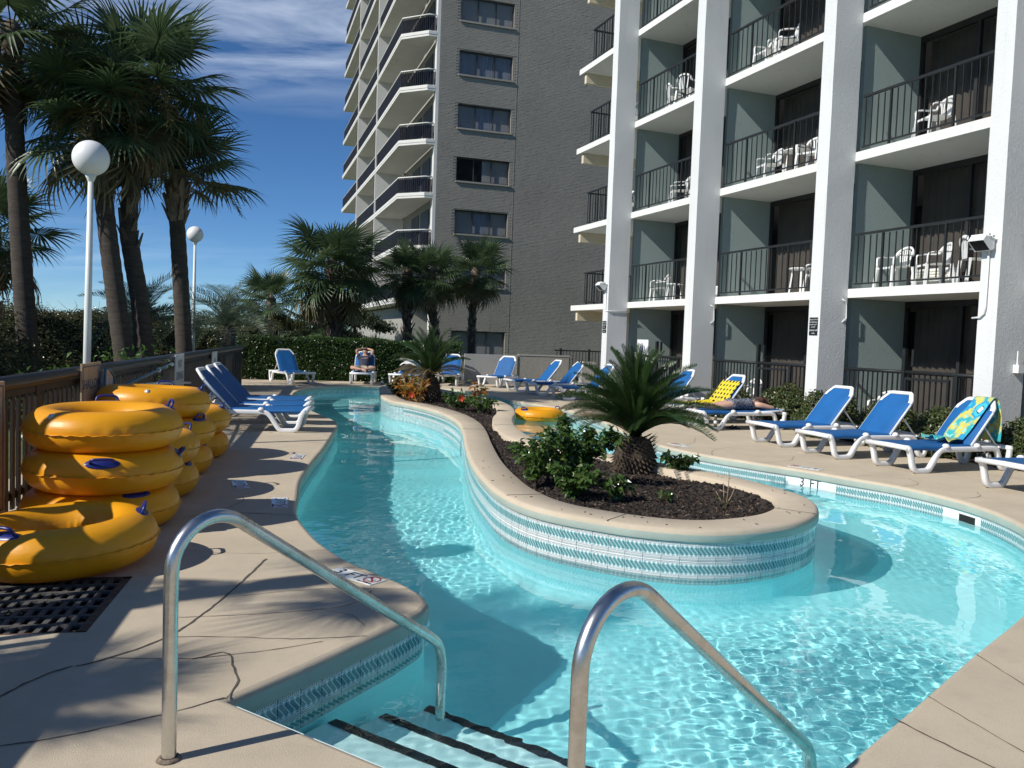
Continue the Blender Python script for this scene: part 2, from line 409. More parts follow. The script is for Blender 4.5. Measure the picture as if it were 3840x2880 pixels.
# deck
deck = struct(bpy.data.objects.new('pool_deck', None)); C.objects.link(deck)
mb = MB(); vs, fs = fill([outer, offset(pool, -0.04), pit], 0.0); mb.add(vs, fs)
no = len(outer); mb.add([(p[0], p[1], 0.0) for p in outer] + [(p[0], p[1], -0.3) for p in outer], [(i, no + i, no + (i + 1) % no, (i + 1) % no) for i in range(no)])
mb.build('slab', M_deck, deck)
mb = MB(); sweep(mb, pool, [(-0.04, 0.0), (-0.022, -0.004), (-0.008, -0.014), (0.0, -0.032)]); co_ = caustic(mb.build('coping', M_cope, deck))
mb = MB(); sweep(mb, pool, [(0.0, -0.032), (0.0, -0.100), (-0.006, -0.110), (-0.034, -0.112)]); caustic(mb.build('coping_face', M_lip, deck))
# joints and cracks lie in the deck as dark filled lines
def crack(pts, w, name='joint', seed=0, wob=0.012):
    r = random.Random(seed); L = crspline([(p[0] + r.uniform(-wob, wob), p[1] + r.uniform(-wob, wob)) for p in pts], 0.05) if len(pts) > 2 else resample([Vector((*p, 0)) for p in pts], 0.06)
    if len(L) < 3: return
    vs = []
    for i, p in enumerate(L):
        t = (L[min(i + 1, len(L) - 1)] - L[max(i - 1, 0)]).normalized(); q = Vector((-t.y, t.x, 0)); k = w * (0.55 + 0.6 * r.random()); j = q * r.uniform(-1, 1) * 0.004
        vs += [p + j + q * k / 2 + Vector((0, 0, 0.003)), p + j - q * k / 2 + Vector((0, 0, 0.003))]
    MB().add(vs, [(2 * i, 2 * i + 1, 2 * i + 3, 2 * i + 2) for i in range(len(L) - 1)]).build(name, M_dark, deck)
def G(u, v, z=0.0): return (u, v)
CR = [([(-2.06, 3.9), (-1.95, 4.02), (-1.79, 4.32), (-1.74, 4.75), (-1.72, 5.3), (-1.74, 5.9)], 0.014), ([(-2.06, 3.9), (-2.16, 3.77), (-2.21, 3.5), (-2.24, 3.3)], 0.014),
      ([(-1.79, 4.32), (-1.45, 4.37), (-1.1, 4.36), (-0.75, 4.45)], 0.006), ([(-1.95, 4.02), (-1.55, 4.05), (-1.22, 4.20), (-0.95, 4.33)], 0.006), ([(-1.22, 3.62), (-1.23, 3.8), (-1.31, 3.98), (-1.42, 4.14), (-1.55, 4.05)], 0.010),
      ([(-1.24, 3.62), (-1.42, 3.45), (-1.75, 3.22), (-2.1, 3.05)], 0.008), ([(-1.86, 4.62), (-1.4, 4.75), (-1.02, 4.88), (-0.88, 5.05), (-0.86, 5.24)], 0.006), ([(-1.12, 4.87), (-0.9, 4.78), (-0.78, 4.6)], 0.004),
      ([(-2.45, 6.05), (-1.9, 6.02), (-1.35, 6.2)], 0.004), ([(-1.7, 5.35), (-1.2, 5.60), (-0.98, 5.72)], 0.005), ([(-1.75, 5.0), (-1.2, 5.25), (-0.62, 5.3)], 0.005), ([(-2.5, 7.35), (-2.2, 7.38), (-1.86, 7.33)], 0.012), ([(-2.62, 8.1), (-2.55, 7.85), (-2.62, 7.4), (-2.8, 7.1)], 0.008),
      ([(2.62, 4.5), (2.62, 4.1), (2.66, 3.6)], 0.006), ([(2.05, 3.95), (2.15, 3.5), (2.3, 3.0)], 0.006), ([(1.76, 3.66), (1.92, 3.35), (2.12, 3.0)], 0.010), ([(2.55, 3.55), (2.75, 3.5), (3.1, 3.55)], 0.004),
      ([(3.05, 12.4), (3.2, 13.0), (3.6, 13.5)], 0.006), ([(3.62, 11.8), (4.1, 12.1), (4.35, 12.6)], 0.006), ([(4.45, 10.75), (4.85, 11.0), (5.3, 11.05)], 0.006), ([(4.85, 10.15), (5.15, 10.35), (5.25, 10.8)], 0.008), ([(5.2, 9.4), (5.5, 9.6), (5.65, 9.9)], 0.007),
      ([(2.62, 13.2), (3.1, 13.9), (3.3, 14.7)], 0.006), ([(2.12, 15.6), (2.8, 16.2), (3.2, 16.3)], 0.006), ([(-3.6, 12.1), (-3.1, 12.3), (-2.75, 12.25)], 0.006), ([(-6.0, 24.6), (-6.9, 24.0)], 0.03), ([(-5.5, 26.1), (-6.9, 26.2), (-8.0, 26.0)], 0.025)]
for i, (p, w) in enumerate(CR): crack(p, w, seed=i)

# ------------------------------------------------------------------ pool shell, steps, island
shell = struct(bpy.data.objects.new('pool_shell', None)); C.objects.link(shell)
mb = MB(); sweep(mb, pool, [(-0.034, -0.10), (-0.0250, -0.112), (-0.0250, -0.418)], sm=False); caustic(mb.build('tile_bed', M_grout, shell))
mb = MB(); sweep(mb, pool, [(-0.024, -0.418), (-0.024, -0.92), (-0.005, -1.0), (0.06, -1.075), (0.16, -1.112), (0.3, -1.122)]); caustic(mb.build('wall', M_plaster, shell))
caustic(MB().add([(-8, 1.5, ZF), (8, 1.5, ZF), (8, 29, ZF), (-8, 29, ZF)], [(0, 1, 2, 3)]).build('floor', M_plaster, shell))
P2, nn, tt = Vector((-1.21, 3.61, 0)), Vector((0.547, 0.837, 0)), Vector((0.837, -0.547, 0))
def sp(al, off, z): return P2 + tt * al + nn * off + Vector((0, 0, z))
offs = [(-0.02, 0.655, -0.45), (0.655, 1.035, -0.70), (1.035, 1.43, -0.95)]
for (a, b, z) in offs:
    mb = MB(); pr = [sp(0.0, a, 0), sp(2.05, a, 0), sp(2.75, a + 0.25, 0), sp(2.75, b, 0), sp(0.0, b, 0)]
    caustic(mb.prism([(p.x, p.y) for p in pr], -1.2, z).build('step', M_white, shell))
    for k in range(18):                       # black nosing tiles
        q = sp(0.06 + k * 0.102, b - 0.030, z + 0.004); m = frame(q, tt)
        caustic(MB().box((0, 0, 0), (0.097, 0.058, 0.010)).build('nosing_tile', M_black, shell, mtx=m))
mb = MB(); mb.bar(sp(0.02, 0.012, -0.050), sp(2.1, 0.012, -0.050), 0.03, 0.03); mb.build('white_edge_strip', M_white, shell)

island = struct(bpy.data.objects.new('pool_island', None)); C.objects.link(island)
mb = MB(); sweep(mb, isl, [(-0.39, 0.06), (-0.385, ZI - 0.012), (-0.37, ZI), (-0.045, ZI), (-0.022, ZI - 0.006), (-0.006, ZI - 0.02), (0.0, ZI - 0.045)]); mb.build('coping', M_cope, island)
mb = MB(); sweep(mb, isl, [(0.0, ZI - 0.045), (0.0, 0.07), (-0.006, 0.062), (-0.034, 0.060)]); caustic(mb.build('coping_face', M_lip, island))
mb = MB(); sweep(mb, isl, [(-0.034, 0.07), (-0.0250, 0.058), (-0.0250, -0.405)], sm=False); caustic(mb.build('tile_bed', M_grout, island))
mb = MB(); sweep(mb, isl, [(-0.024, -0.405), (-0.024, -0.92), (0.0, -1.0), (0.06, -1.075), (0.16, -1.112), (0.3, -1.122)]); caustic(mb.build('wall', M_plaster, island))
# mulch bed with loose chips
inner = offset(isl, -0.40)
xs = np.arange(-4.2, 3.2, 0.055); ys = np.arange(6.4, 25.0, 0.055); X, Y = np.meshgrid(xs, ys); ins = in_poly(X, Y, [(p.x, p.y) for p in offset(isl, -0.30)])
from mathutils import noise as mnoise
Z = np.array([[0.105 + 0.05 * mnoise.noise((x * 1.3, y * 1.3, 0)) + 0.022 * mnoise.noise((x * 9, y * 9, 3)) if i else 0 for x, i in zip(rx, ri)] for rx, ri, y in ((X[k], ins[k], ys[k]) for k in range(len(ys)))])
Z = np.minimum(Z, 0.16)
def mulch_z(x, y): return 0.105 + 0.05 * mnoise.noise((x * 1.3, y * 1.3, 0))
I = np.arange(X.size).reshape(X.shape); cell = ins[:-1, :-1] & ins[1:, :-1] & ins[:-1, 1:] & ins[1:, 1:]
F = np.stack([I[:-1, :-1][cell], I[:-1, 1:][cell], I[1:, 1:][cell], I[1:, :-1][cell]], 1)
stuff(obj('mulch', np_mesh('mulch', np.stack([X.ravel(), Y.ravel(), Z.ravel()], 1), F, M_mulch, True), island))
def chips(name, region, n, zf, ms, parent=None, size=(0.02, 0.07), bounds=None):
    x0, x1, y0, y1 = bounds; V = []; Fq = []; mi = []; got = 0
    while got < n:
        t = nrg.random(n) ** 1.6; px = nrg.uniform(x0, x1, n); py = y0 + (y1 - y0) * t; ok = in_poly(px, py, region)
        for x, y in zip(px[ok], py[ok]):
            if got >= n: break
            a = rng.uniform(0, PI); L = rng.uniform(*size); w = L * rng.uniform(0.15, 0.35); z = zf(x, y) + 0.012; tl = rng.uniform(-0.5, 0.5) * L * 0.6
            dx, dy = math.cos(a) * L / 2, math.sin(a) * L / 2; ex, ey = -math.sin(a) * w / 2, math.cos(a) * w / 2; h = 0.006; b = len(V)
            V += [(x - dx - ex, y - dy - ey, z - tl), (x + dx - ex, y + dy - ey, z + tl), (x + dx + ex, y + dy + ey, z + tl + h), (x - dx + ex, y - dy + ey, z - tl + h),
                  (x - dx, y - dy, z - tl - 0.012), (x + dx, y + dy, z + tl - 0.012)]
            Fq += [(b, b + 1, b + 2, b + 3), (b + 4, b + 5, b + 1, b), (b + 3, b + 2, b + 5, b + 4)]; mi += [rng.choice(range(len(ms)))] * 3; got += 1
    me = np_mesh(name, V, Fq, ms); me.polygons.foreach_set('material_index', mi); return stuff(obj(name, me, parent))
M_ch = [mat('chip dark', (0.03, 0.022, 0.018), 0.9, 0.4, 40), mat('chip brown', (0.06, 0.040, 0.028), 0.9, 0.4, 40), mat('chip black', (0.018, 0.015, 0.014), 0.9, 0.3, 40), mat('chip pale', (0.17, 0.12, 0.085), 0.9, 0.3, 40)]
chips('mulch_chips', [(p.x, p.y) for p in inner], 9000, mulch_z, M_ch[:3] * 4 + M_ch[3:], island, size=(0.012, 0.048), bounds=(-4, 3, 6.7, 24.5))
M_stick = mat('dry stick', (0.30, 0.22, 0.14), 0.8, 0.3, 30)

# joints across the island coping
for (x, y) in ((0.86, 6.80), (2.75, 7.36), (-0.78, 13.3), (-1.9, 17.3), (2.3, 9.8), (0.1, 14.2), (-0.05, 7.82)):
    i = min(range(len(isl)), key=lambda k: (isl[k] - Vector((x, y, 0))).length); nj = normals(isl)[i].normalized(); tj = Vector((-nj.y, nj.x, 0)); a_ = isl[i] - nj * 0.01; b_ = isl[i] - nj * 0.375 + tj * 0.02
    MB().bar(a_ + Vector((0, 0, ZI + 0.001)), b_ + Vector((0, 0, ZI + 0.001)), 0.007, 0.004).build('joint', M_dark, island)
# waterline tiles
tile_me = MB().box((0, 0, 0), (0.141, 0.012, 0.143)).mesh('tile', M_tile)
wt_me = MB().box((0, 0, 0), (0.146, 0.012, 0.146)).mesh('white_tile', M_wtile)
def tile_run(L, rows, parent, limit, skip=None):
    L2 = resample(L + [L[0]], 0.1505); N = normals(L2[:-1]); spots = []
    for i in range(len(L2) - 1):
        p = (L2[i] + L2[i + 1]) / 2; t = (L2[i + 1] - L2[i]).normalized(); n = Vector((t.y, -t.x, 0)); vis = n.dot(Vector((-p.x, -p.y, 0)).normalized()) > -0.15
        if skip and skip(p): continue
        for k, zc in enumerate(rows): spots.append((0 if vis else 1, p.length + 2.2 * k, p - n * 0.0235 + Vector((0, 0, zc)), n))
    spots.sort(key=lambda s: s[:2]); rest = MB()
    for j, (_, _, p, n) in enumerate(spots):
        x = Vector((0, 0, 1)).cross(n) ; m = frame(p, x)
        if j < limit: caustic(obj('tile', tile_me, parent, mtx=m))
        else: rest.box(None, (0.146, 0.012, 0.146), mtx=m)
    if rest.v:
        caustic(stuff(rest.build('far_tiles', M_ftile, parent)))
M_ftile = mat('far tile', (0.36, 0.50, 0.51), 0.2, 0.35, 22)
def wm(p): return (p - Vector((4.08, 11.59 - 0.44, 0))).length < 0.31
fm = Vector((-4.95, 26.0, 0))
tile_run(pool, (-0.186, -0.337), shell, 296, lambda p: wm(p) or (p - Vector((5.12, 9.2, 0))).length < 0.30)
tile_run(isl, (-0.017, -0.168, -0.319), island, 298)

# depth figures on the pool wall
i0 = min(range(len(pool)), key=lambda i: (pool[i] - Vector((4.08, 11.15, 0))).length); wp = pool[i0]; wn = normals(pool)[i0].normalized(); wx = Vector((0, 0, 1)).cross(wn)
for k in range(-2, 2): caustic(obj('white_tile', wt_me, shell, mtx=frame(wp - wn * 0.0235 + wx * (k * 0.1505 + 0.07) + Vector((0, 0, -0.186)), wx)))
for s_, k in (('3', -0.10), ('FT', 0.10)):
    me = text_mesh(s_, 0.165, M_ink); m = frame(wp - wn * 0.0160 + wx * k + Vector((0, 0, -0.172)), wx) @ Matrix.Rotation(PI / 2, 4, 'X'); caustic(obj('figure', me, shell, mtx=m))
# skimmer mouth in the right wall, drawn as a flat plate
i1 = min(range(len(pool)), key=lambda i: (pool[i] - Vector((5.12, 9.2, 0))).length); sp_, sn_ = pool[i1], normals(pool)[i1].normalized(); sx_ = Vector((0, 0, 1)).cross(sn_)
M_pit = mat('recess black', (0.01, 0.012, 0.012), 0.9, 0.1)
MB().box((0.02, 0, -0.02), (0.36, 0.010, 0.11)).build('skimmer_mouth_plate', M_pit, shell, mtx=frame(sp_ - sn_ * 0.026 + Vector((0, 0, -0.186)), sx_))  # black plate; the shade inside the mouth is put into its colour
obj('skimmer_cheek', wt_me, shell, mtx=frame(sp_ - sn_ * 0.020 + sx_ * 0.25 + Vector((0, 0, -0.186)), sx_))

# ------------------------------------------------------------------ water: a rippled surface that really bends the light
def water_mat():
    m, nt, b = mat_new('pool water'); b.inputs['Base Color'].default_value = (0.79, 0.99, 1.0, 1); b.inputs['Roughness'].default_value = 0.0
    b.inputs['IOR'].default_value = 1.33; b.inputs['Transmission Weight'].default_value = 1.0; return m
ysp = [2.2]
while ysp[-1] < 27: ysp.append(ysp[-1] + 0.0125 + max(0, (ysp[-1] - 4)) * 0.0042)
xs = np.arange(-6.3, 5.6, 0.018); ys = np.array(ysp); X, Y = np.meshgrid(xs, ys)
Z = np.full_like(X, ZW); wr = np.random.default_rng(4)
env = np.zeros_like(X)
for i in range(9):
    k = wr.uniform(0.5, 2.2); a = wr.uniform(0, 2 * PI); env += np.sin(k * (X * np.cos(a) + Y * np.sin(a)) + wr.uniform(0, 6.3))
env = np.clip(0.55 + env / 5.0, 0.12, 1.25)
calm = np.clip((14.0 - Y) / 5.0, 0.42, 1.0)
for i in range(58):
    k = wr.uniform(14, 105); a = wr.uniform(0, 2 * PI); w = wr.uniform(0.35, 1.0) * 0.0074 / k
    Z += env * calm * w * np.sin(k * (X * np.cos(a) + Y * np.sin(a)) + wr.uniform(0, 6.3) + 0.8 * np.sin(0.9 * X + 1.1 * Y + i))
for i in range(8):
    k = wr.uniform(2.0, 6.0); a = wr.uniform(0, 2 * PI); Z += 0.010 / k * np.sin(k * (X * np.cos(a) + Y * np.sin(a)) + wr.uniform(0, 6.3)) * 0.6
po = [(p.x, p.y) for p in offset(pool, -0.14)]; ii = [(p.x, p.y) for p in offset(isl, -0.16)]
ok = in_poly(X, Y, po) & ~in_poly(X, Y, ii); I = np.arange(X.size).reshape(X.shape); cell = ok[:-1, :-1] & ok[1:, :-1] & ok[:-1, 1:] & ok[1:, 1:]
F = np.stack([I[:-1, :-1][cell], I[:-1, 1:][cell], I[1:, 1:][cell], I[1:, :-1][cell]], 1)
used = np.unique(F); mp_ = np.full(X.size, -1); mp_[used] = np.arange(len(used)); V = np.stack([X.ravel(), Y.ravel(), Z.ravel()], 1)[used]
water = struct(obj('pool_water', np_mesh('pool_water', V, mp_[F], water_mat(), True))); water.cycles.is_caustics_caster = True
# ------------------------------------------------------------------ hotel on the right: frame (s along the facade towards the camera, n out over the deck, z up)
HO, HS, HN = Vector((5.74, 19.78, 0)), Vector((0.353, -0.9356, 0)), Vector((-0.9356, -0.353, 0))
def hm(s=0.0, n=0.0, z=0.0):
    m = Matrix((HS, HN, Vector((0, 0, 1)))).transposed().to_4x4(); m.translation = HO + HS * s + HN * n + Vector((0, 0, z)); return m
def stucco(name, col, b_=0.5, sc=28, streak=0.0):
    m, nt, b = mat_new(name); co = coord(nt)
    c = mixc(nt, ramp(nt, noise(nt, co, 0.8, 5), 0.3, 0.7), [k * 0.95 for k in col], [min(1, k * 1.03) for k in col])
    if streak:
        sc_ = coord(nt, 'Object', (3.0, 3.0, 0.22)); E.nt = nt
        f = E(ramp(nt, noise(nt, sc_, 2.2, 6, 0.6), 0.58, 0.85)) * streak; c = mixc(nt, f, c, (0.33, 0.29, 0.24))
    nt.links.new(c, b.inputs['Base Color']); b.inputs['Roughness'].default_value = 0.85; b.inputs['Specular IOR Level'].default_value = 0.25
    bump(nt, b, noise(nt, co, sc, 6, 0.7), b_, 0.02); return m
M_stucco = stucco('white stucco', (0.67, 0.685, 0.675), 0.45, 26, 0.25)
M_slab = stucco('slab paint', (0.72, 0.725, 0.69), 0.4, 18, 0.6)
M_teal = stucco('grey green stucco', (0.30, 0.375, 0.36), 1.0, 34)
M_cream = stucco('cream paint', (0.62, 0.55, 0.40), 0.3, 30)
M_iron = mat('dark railing paint', (0.017, 0.020, 0.021), 0.5, 0.2, 10, spec=0.3)
M_frame = mat('dark door frame', (0.020, 0.020, 0.022), 0.5, 0.2, 8)
M_curt = mat('room curtain', (0.34, 0.30, 0.26), 0.9, 0.12, 3)
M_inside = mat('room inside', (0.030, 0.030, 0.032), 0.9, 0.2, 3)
def glass_mat(name, tint, amount=0.9, col=(1, 1, 1)):
    m, nt, b = mat_new(name); b.inputs['Base Color'].default_value = (0.01, 0.012, 0.014, 1); b.inputs['Roughness'].default_value = 0.03; b.inputs['Specular IOR Level'].default_value = 0.6
    t = nt.nodes.new('ShaderNodeBsdfTransparent'); t.inputs[0].default_value = (*tint, 1); x = nt.nodes.new('ShaderNodeMixShader'); x.inputs[0].default_value = 1 - amount
    nt.links.new(t.outputs[0], x.inputs[1]); nt.links.new(b.outputs[0], x.inputs[2]); nt.links.new(x.outputs[0], nt.nodes['Material Output'].inputs[0]); return m
M_glass = glass_mat('tinted door glass', (0.80, 0.80, 0.80), 0.80)
FZ = [2.72 + 2.75 * k for k in range(5)]; TH = 0.18
COL = [(-6.38, 0.34), (-1.70, 0.36), (2.97, 0.34), (6.94, 0.34), (11.6, 0.34)]
hotel = empty('hotel_building', mtx=hm()); tag(hotel, 'white hotel block with balconies and projecting columns beside the pool', 'building')
for (s, t) in COL:
    q = MB(); H_ = 15.0; n0, n1 = 0.004, 0.67; P = []
    for k in range(31):                         # hand-trowelled edges, a little uneven
        z = -0.05 + H_ * k / 30; j = lambda a: 0.008 * mnoise.noise((s * 3 + a * 7, z * 0.9, a)); P.append([(s - t + j(1), n0, z), (s - t + j(2), n1 + j(3), z), (s + j(4), n1 + j(5), z), (s + j(6), n0, z), (s - t + j(1), n0, z)])
    q.grid(P, sm=False); q.build('column', M_stucco, hotel, fixn=True)
for z in FZ:
    q = MB(); q.box((1.0, -4.0, z + TH / 2), (23.2, 8.0, TH)); q.build('floor_slab', M_slab, hotel)
    q = MB(); q.box((-10.30, -1.9, z - 0.175), (0.15, 3.6, 0.345)); q.build('beam', M_cream, hotel)
for i, (s, t) in enumerate(COL):
    for k in range(5):
        z0 = 0.0 if k == 0 else FZ[k - 1] + TH + 0.002; z1 = FZ[k] - 0.002
        MB().box((s - 0.136, -0.90, (z0 + z1) / 2), (0.10, 1.44, z1 - z0)).build('partition_wall', M_teal, hotel)
MB().box((-6.75, -4.9, 7.0), (0.14, 6.5, 14.2)).build('end_wall', M_teal, hotel)
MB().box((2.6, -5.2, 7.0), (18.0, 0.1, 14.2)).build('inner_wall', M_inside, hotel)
# sliding doors: frame, panes, curtain
def door_parts(w, h):
    f = MB(); f.bar((0, 0, 0.035), (w, 0, 0.035), 0.09, 0.07); f.bar((0, 0, h - 0.06), (w, 0, h - 0.06), 0.09, 0.12)
    for x in (0.035, w * 0.36, w * 0.66, w - 0.035): f.bar((x, 0.006, 0.07), (x, 0.006, h - 0.12), 0.07, 0.075, up=(1, 0, 0))
    p1 = MB().box((w * 0.33, -0.012, h / 2), (w * 0.62, 0.008, h - 0.2)).mesh('pane', M_glass); p2 = MB().box((w * 0.83, 0.014, h / 2), (w * 0.31, 0.008, h - 0.2)).mesh('pane', M_glass)
    c = MB(); n = int(w * 0.66 / 0.05); c.grid([[(0.1 + 0.05 * k, -0.16 + 0.035 * math.sin(k * 1.9 + 0.8 * math.sin(k * 0.7)), z) for k in range(n)] for z in (0.05, h - 0.1)])
    return f.mesh('sliding_door', M_frame), p1, p2, c.mesh('curtain', M_curt)
dcache = {}
def door(s0, s1, z0, z1):
    key = (round(s1 - s0, 2), round(z1 - z0, 2))
    if key not in dcache: dcache[key] = door_parts(s1 - s0, z1 - z0)
    f, p1, p2, c = dcache[key]; d = obj('sliding_door', f, hotel, (s0, -1.66, z0)); obj('pane', p1, d); obj('pane', p2, d); obj('curtain', c, d)
bays = [(COL[i][0] - 0.086, COL[i + 1][0] - 0.186) for i in range(4)]
for (a, b) in bays:
    for k in range(5):
        z0 = 0.0 if k == 0 else FZ[k - 1] + TH
        door(a + 0.004, b - 0.004, z0 + 0.003, FZ[k] - 0.003)
# railings
bal_me = MB().box((0, 0, 0.5), (0.018, 0.018, 0.94)).mesh('baluster', M_iron); post_me = MB().box((0, 0, 0.5), (0.04, 0.04, 1.06)).mesh('post', M_iron)
def railing(parent, s0, s1, n, z, dirn=(1, 0), cnt=22, name='balcony_railing'):
    L = s1 - s0; q = MB(); q.bar((0, 0, 1.10), (L, 0, 1.10), 0.055, 0.045); q.bar((0, 0, 0.10), (L, 0, 0.10), 0.03, 0.03)
    r = q.build(name, M_iron, parent, (s0, n, z)) if dirn == (1, 0) else q.build(name, M_iron, parent, mtx=Matrix.Translation((s0, n, z)) @ Matrix.Rotation(-PI / 2, 4, 'Z'))
    for k in range(cnt):
        big_ = k in (4, cnt - 9) if cnt > 14 else k in (0, 8); obj('post' if big_ else 'baluster', post_me if big_ else bal_me, r, ((k + 0.35) * L / cnt, 0, 0.09 if not big_ else 0.04))
for i in range(4):
    for k in range(4):
        s0, s1 = COL[i][0] - 0.02, COL[i + 1][0] - COL[i + 1][1] + 0.02
        if i == 3 and k > 0: continue
        railing(hotel, s0 + 0.09, s1, -0.075, FZ[k] + TH, cnt=22)
for k in range(4):
    railing(hotel, -9.72, -6.72, -0.075, FZ[k] + TH, cnt=16); railing(hotel, -9.72, -6.72, -0.11, FZ[k] + TH, (0, 1), cnt=14)
# patio fences of the ground floor: each a thing with its bars and a gate
bar_me = MB().box((0, 0, 0.62), (0.022, 0.022, 1.10)).mesh('bar', M_iron)
def patio_fence(s0, s1, label, gate=True):
    f = empty('patio_fence', mtx=hm(s0, -0.04, 0)); tag(f, label, 'fence', 'patio fences between the hotel columns'); L = s1 - s0; gx = L * 0.42; gw = 1.05
    q = MB(); q.tube([(0, 0, 1.28), (gx, 0, 1.28)], 0.035, 10); q.tube([(gx + 0.05, 0, 1.28), (L, 0, 1.28)], 0.038, 10); q.build('top_rail', M_iron, f)
    MB().bar((0, 0, 0.10), (L, 0, 0.10), 0.03, 0.03).build('bottom_rail', M_iron, f)
    MB().box((gx, 0, 0.86), (0.075, 0.075, 1.72)).build('gate_post', M_iron, f); MB().box((gx + gw + 0.12, 0, 0.66), (0.075, 0.075, 1.26)).build('gate_post', M_iron, f)
    MB().box((gx + 0.15, -0.05, 1.55), (0.05, 0.05, 0.32)).build('latch_post', M_iron, f)
    q = MB(); q.bar((gx + 0.06, 0.03, 1.16), (gx + gw, 0.03, 1.16), 0.04, 0.05); q.bar((gx + 0.06, 0.03, 0.18), (gx + gw, 0.03, 0.18), 0.04, 0.05); q.bar((gx + 0.08, 0.03, 0.2), (gx + 0.08, 0.03, 1.14), 0.04, 0.04, up=(1, 0, 0)); q.bar((gx + gw - 0.02, 0.03, 0.2), (gx + gw - 0.02, 0.03, 1.14), 0.04, 0.04, up=(1, 0, 0))
    q.build('gate', M_iron, f)
    n = int(L / 0.125)
    for k in range(1, n): obj('bar', bar_me, f, (k * L / n, 0, 0.09))
patio_fence(-6.38, -2.06, 'black metal patio fence behind the sago palm, between the two farthest columns')
patio_fence(-1.70, 2.63, 'black metal patio fence with a gate behind the yellow towel lounger')
patio_fence(2.97, 6.60, 'black metal patio fence with a gate behind the three blue loungers at the right')
# floodlights with their conduit, junction box, plates
M_lampw = mat('white lamp housing', (0.74, 0.75, 0.73), 0.45, 0.05, 8)
M_lens = mat('dark lamp lens', (0.03, 0.03, 0.035), 0.15, 0.1, 4)
def flood(s, z, label, n=0.67):
    e = empty('floodlight', mtx=hm(s, n, z)); tag(e, label, 'floodlight')
    q = MB(); prof = [(0.06, 0.02), (0.24, 0.06), (0.30, -0.02), (0.14, -0.17), (0.05, -0.14)]
    vs = [(x, p[0], p[1]) for x in (-0.14, 0.14) for p in prof]; k = len(prof)
    q.add(vs, [tuple(range(k - 1, -1, -1)), tuple(range(k, 2 * k))] + [(i, (i + 1) % k, k + (i + 1) % k, k + i) for i in range(k) if i != 2]); q.build('housing', M_lampw, e, fixn=True)
    q = MB(); q.add([(x * 0.9, p[0] - 0.004, p[1] + 0.012) for x in (-0.14, 0.14) for p in (prof[2], prof[3])], [(0, 1, 3, 2)]); q.build('lens', M_lens, e)
    q = MB(); q.bar((-0.16, 0.10, 0.055), (0.16, 0.10, 0.055), 0.05, 0.035); q.bar((-0.16, 0.19, 0.075), (0.16, 0.19, 0.075), 0.04, 0.03); q.build('cooling_fin', M_lampw, e)
    MB().box((0.05, 0.03, -0.03), (0.11, 0.055, 0.13)).build('bracket', M_lampw, e)
    return e
fd = flood(6.72, 3.46, 'white box floodlight with a dark lens on the rightmost column')
MB().tube([(0.03, 0.03, -0.12), (0.03, 0.03, -1.05), (0.01, 0.03, -1.15), (-0.06, 0.03, -1.21), (-0.20, 0.03, -1.22)], 0.017, 8).build('conduit', M_lampw, fd)
fa = flood(-6.60, 3.40, 'white box floodlight with a dark lens on the farthest column')
MB().tube([(0.10, 0.03, -0.12), (0.10, 0.03, -0.78), (0.20, 0.03, -0.80), (0.245, -0.02, -0.80), (0.245, -0.66, -0.80)], 0.015, 8).build('conduit', M_lampw, fa)
jb = empty('junction_box', mtx=hm(6.944, 0.18, 1.45)); tag(jb, 'grey junction box with an upright plate on the rightmost column', 'junction box')
MB().box((0.05, 0, 0), (0.10, 0.14, 0.13)).build('box', M_lampw, jb); MB().box((0.05, 0.04, 0.17), (0.02, 0.02, 0.22)).build('plate', M_lampw, jb); MB().tube([(0.05, -0.04, -0.06), (0.08, -0.06, -0.10)], 0.016, 8).build('plug', M_lampw, jb)
cp = empty('cable_stub', mtx=hm(2.975, 0.05, 2.66)); tag(cp, 'short bent white cable hanging beside the third column', 'cable')
MB().tube([(0.01, 0.10, 0.02), (0.03, 0.02, -0.01), (0.02, -0.01, -0.10), (0.02, -0.02, -0.36), (0.0, 0.06, -0.44)], 0.013, 7).build('stub', M_lampw, cp)
cp2 = copy_tree(cp); cp2.matrix_local = hm(-1.69, 0.05, 2.66); cp2['label'] = 'short bent white cable hanging beside the second column'
M_blk = mat('black sign', (0.012, 0.012, 0.014), 0.35, 0.1)
def nosmoke(s, label):
    e = empty('no_smoking_sign', mtx=hm(s, 0.674, 2.115)); tag(e, label, 'sign', 'black notices on the columns')
    MB().box((0, 0.006, 0), (0.235, 0.010, 0.36)).build('panel', M_blk, e)
    for k, (t, z) in enumerate((('For The Comfort', 0.135), ('and Health of', 0.085), ('Your Guests', 0.035), ('There is', -0.015), ('No Smoking', -0.080), ('please', -0.140))):
        me = text_mesh(t, 0.052 if k == 4 else 0.038, M_lampw); obj('lettering', me, e, mtx=Matrix.Translation((0, 0.0125, z)) @ Matrix.Rotation(PI, 4, 'Z') @ Matrix.Rotation(PI / 2, 4, 'X'))
nosmoke(2.80, 'black notice in white lettering on the third column, above the shrubs')
nosmoke(-6.555, 'black notice in white lettering on the farthest column')
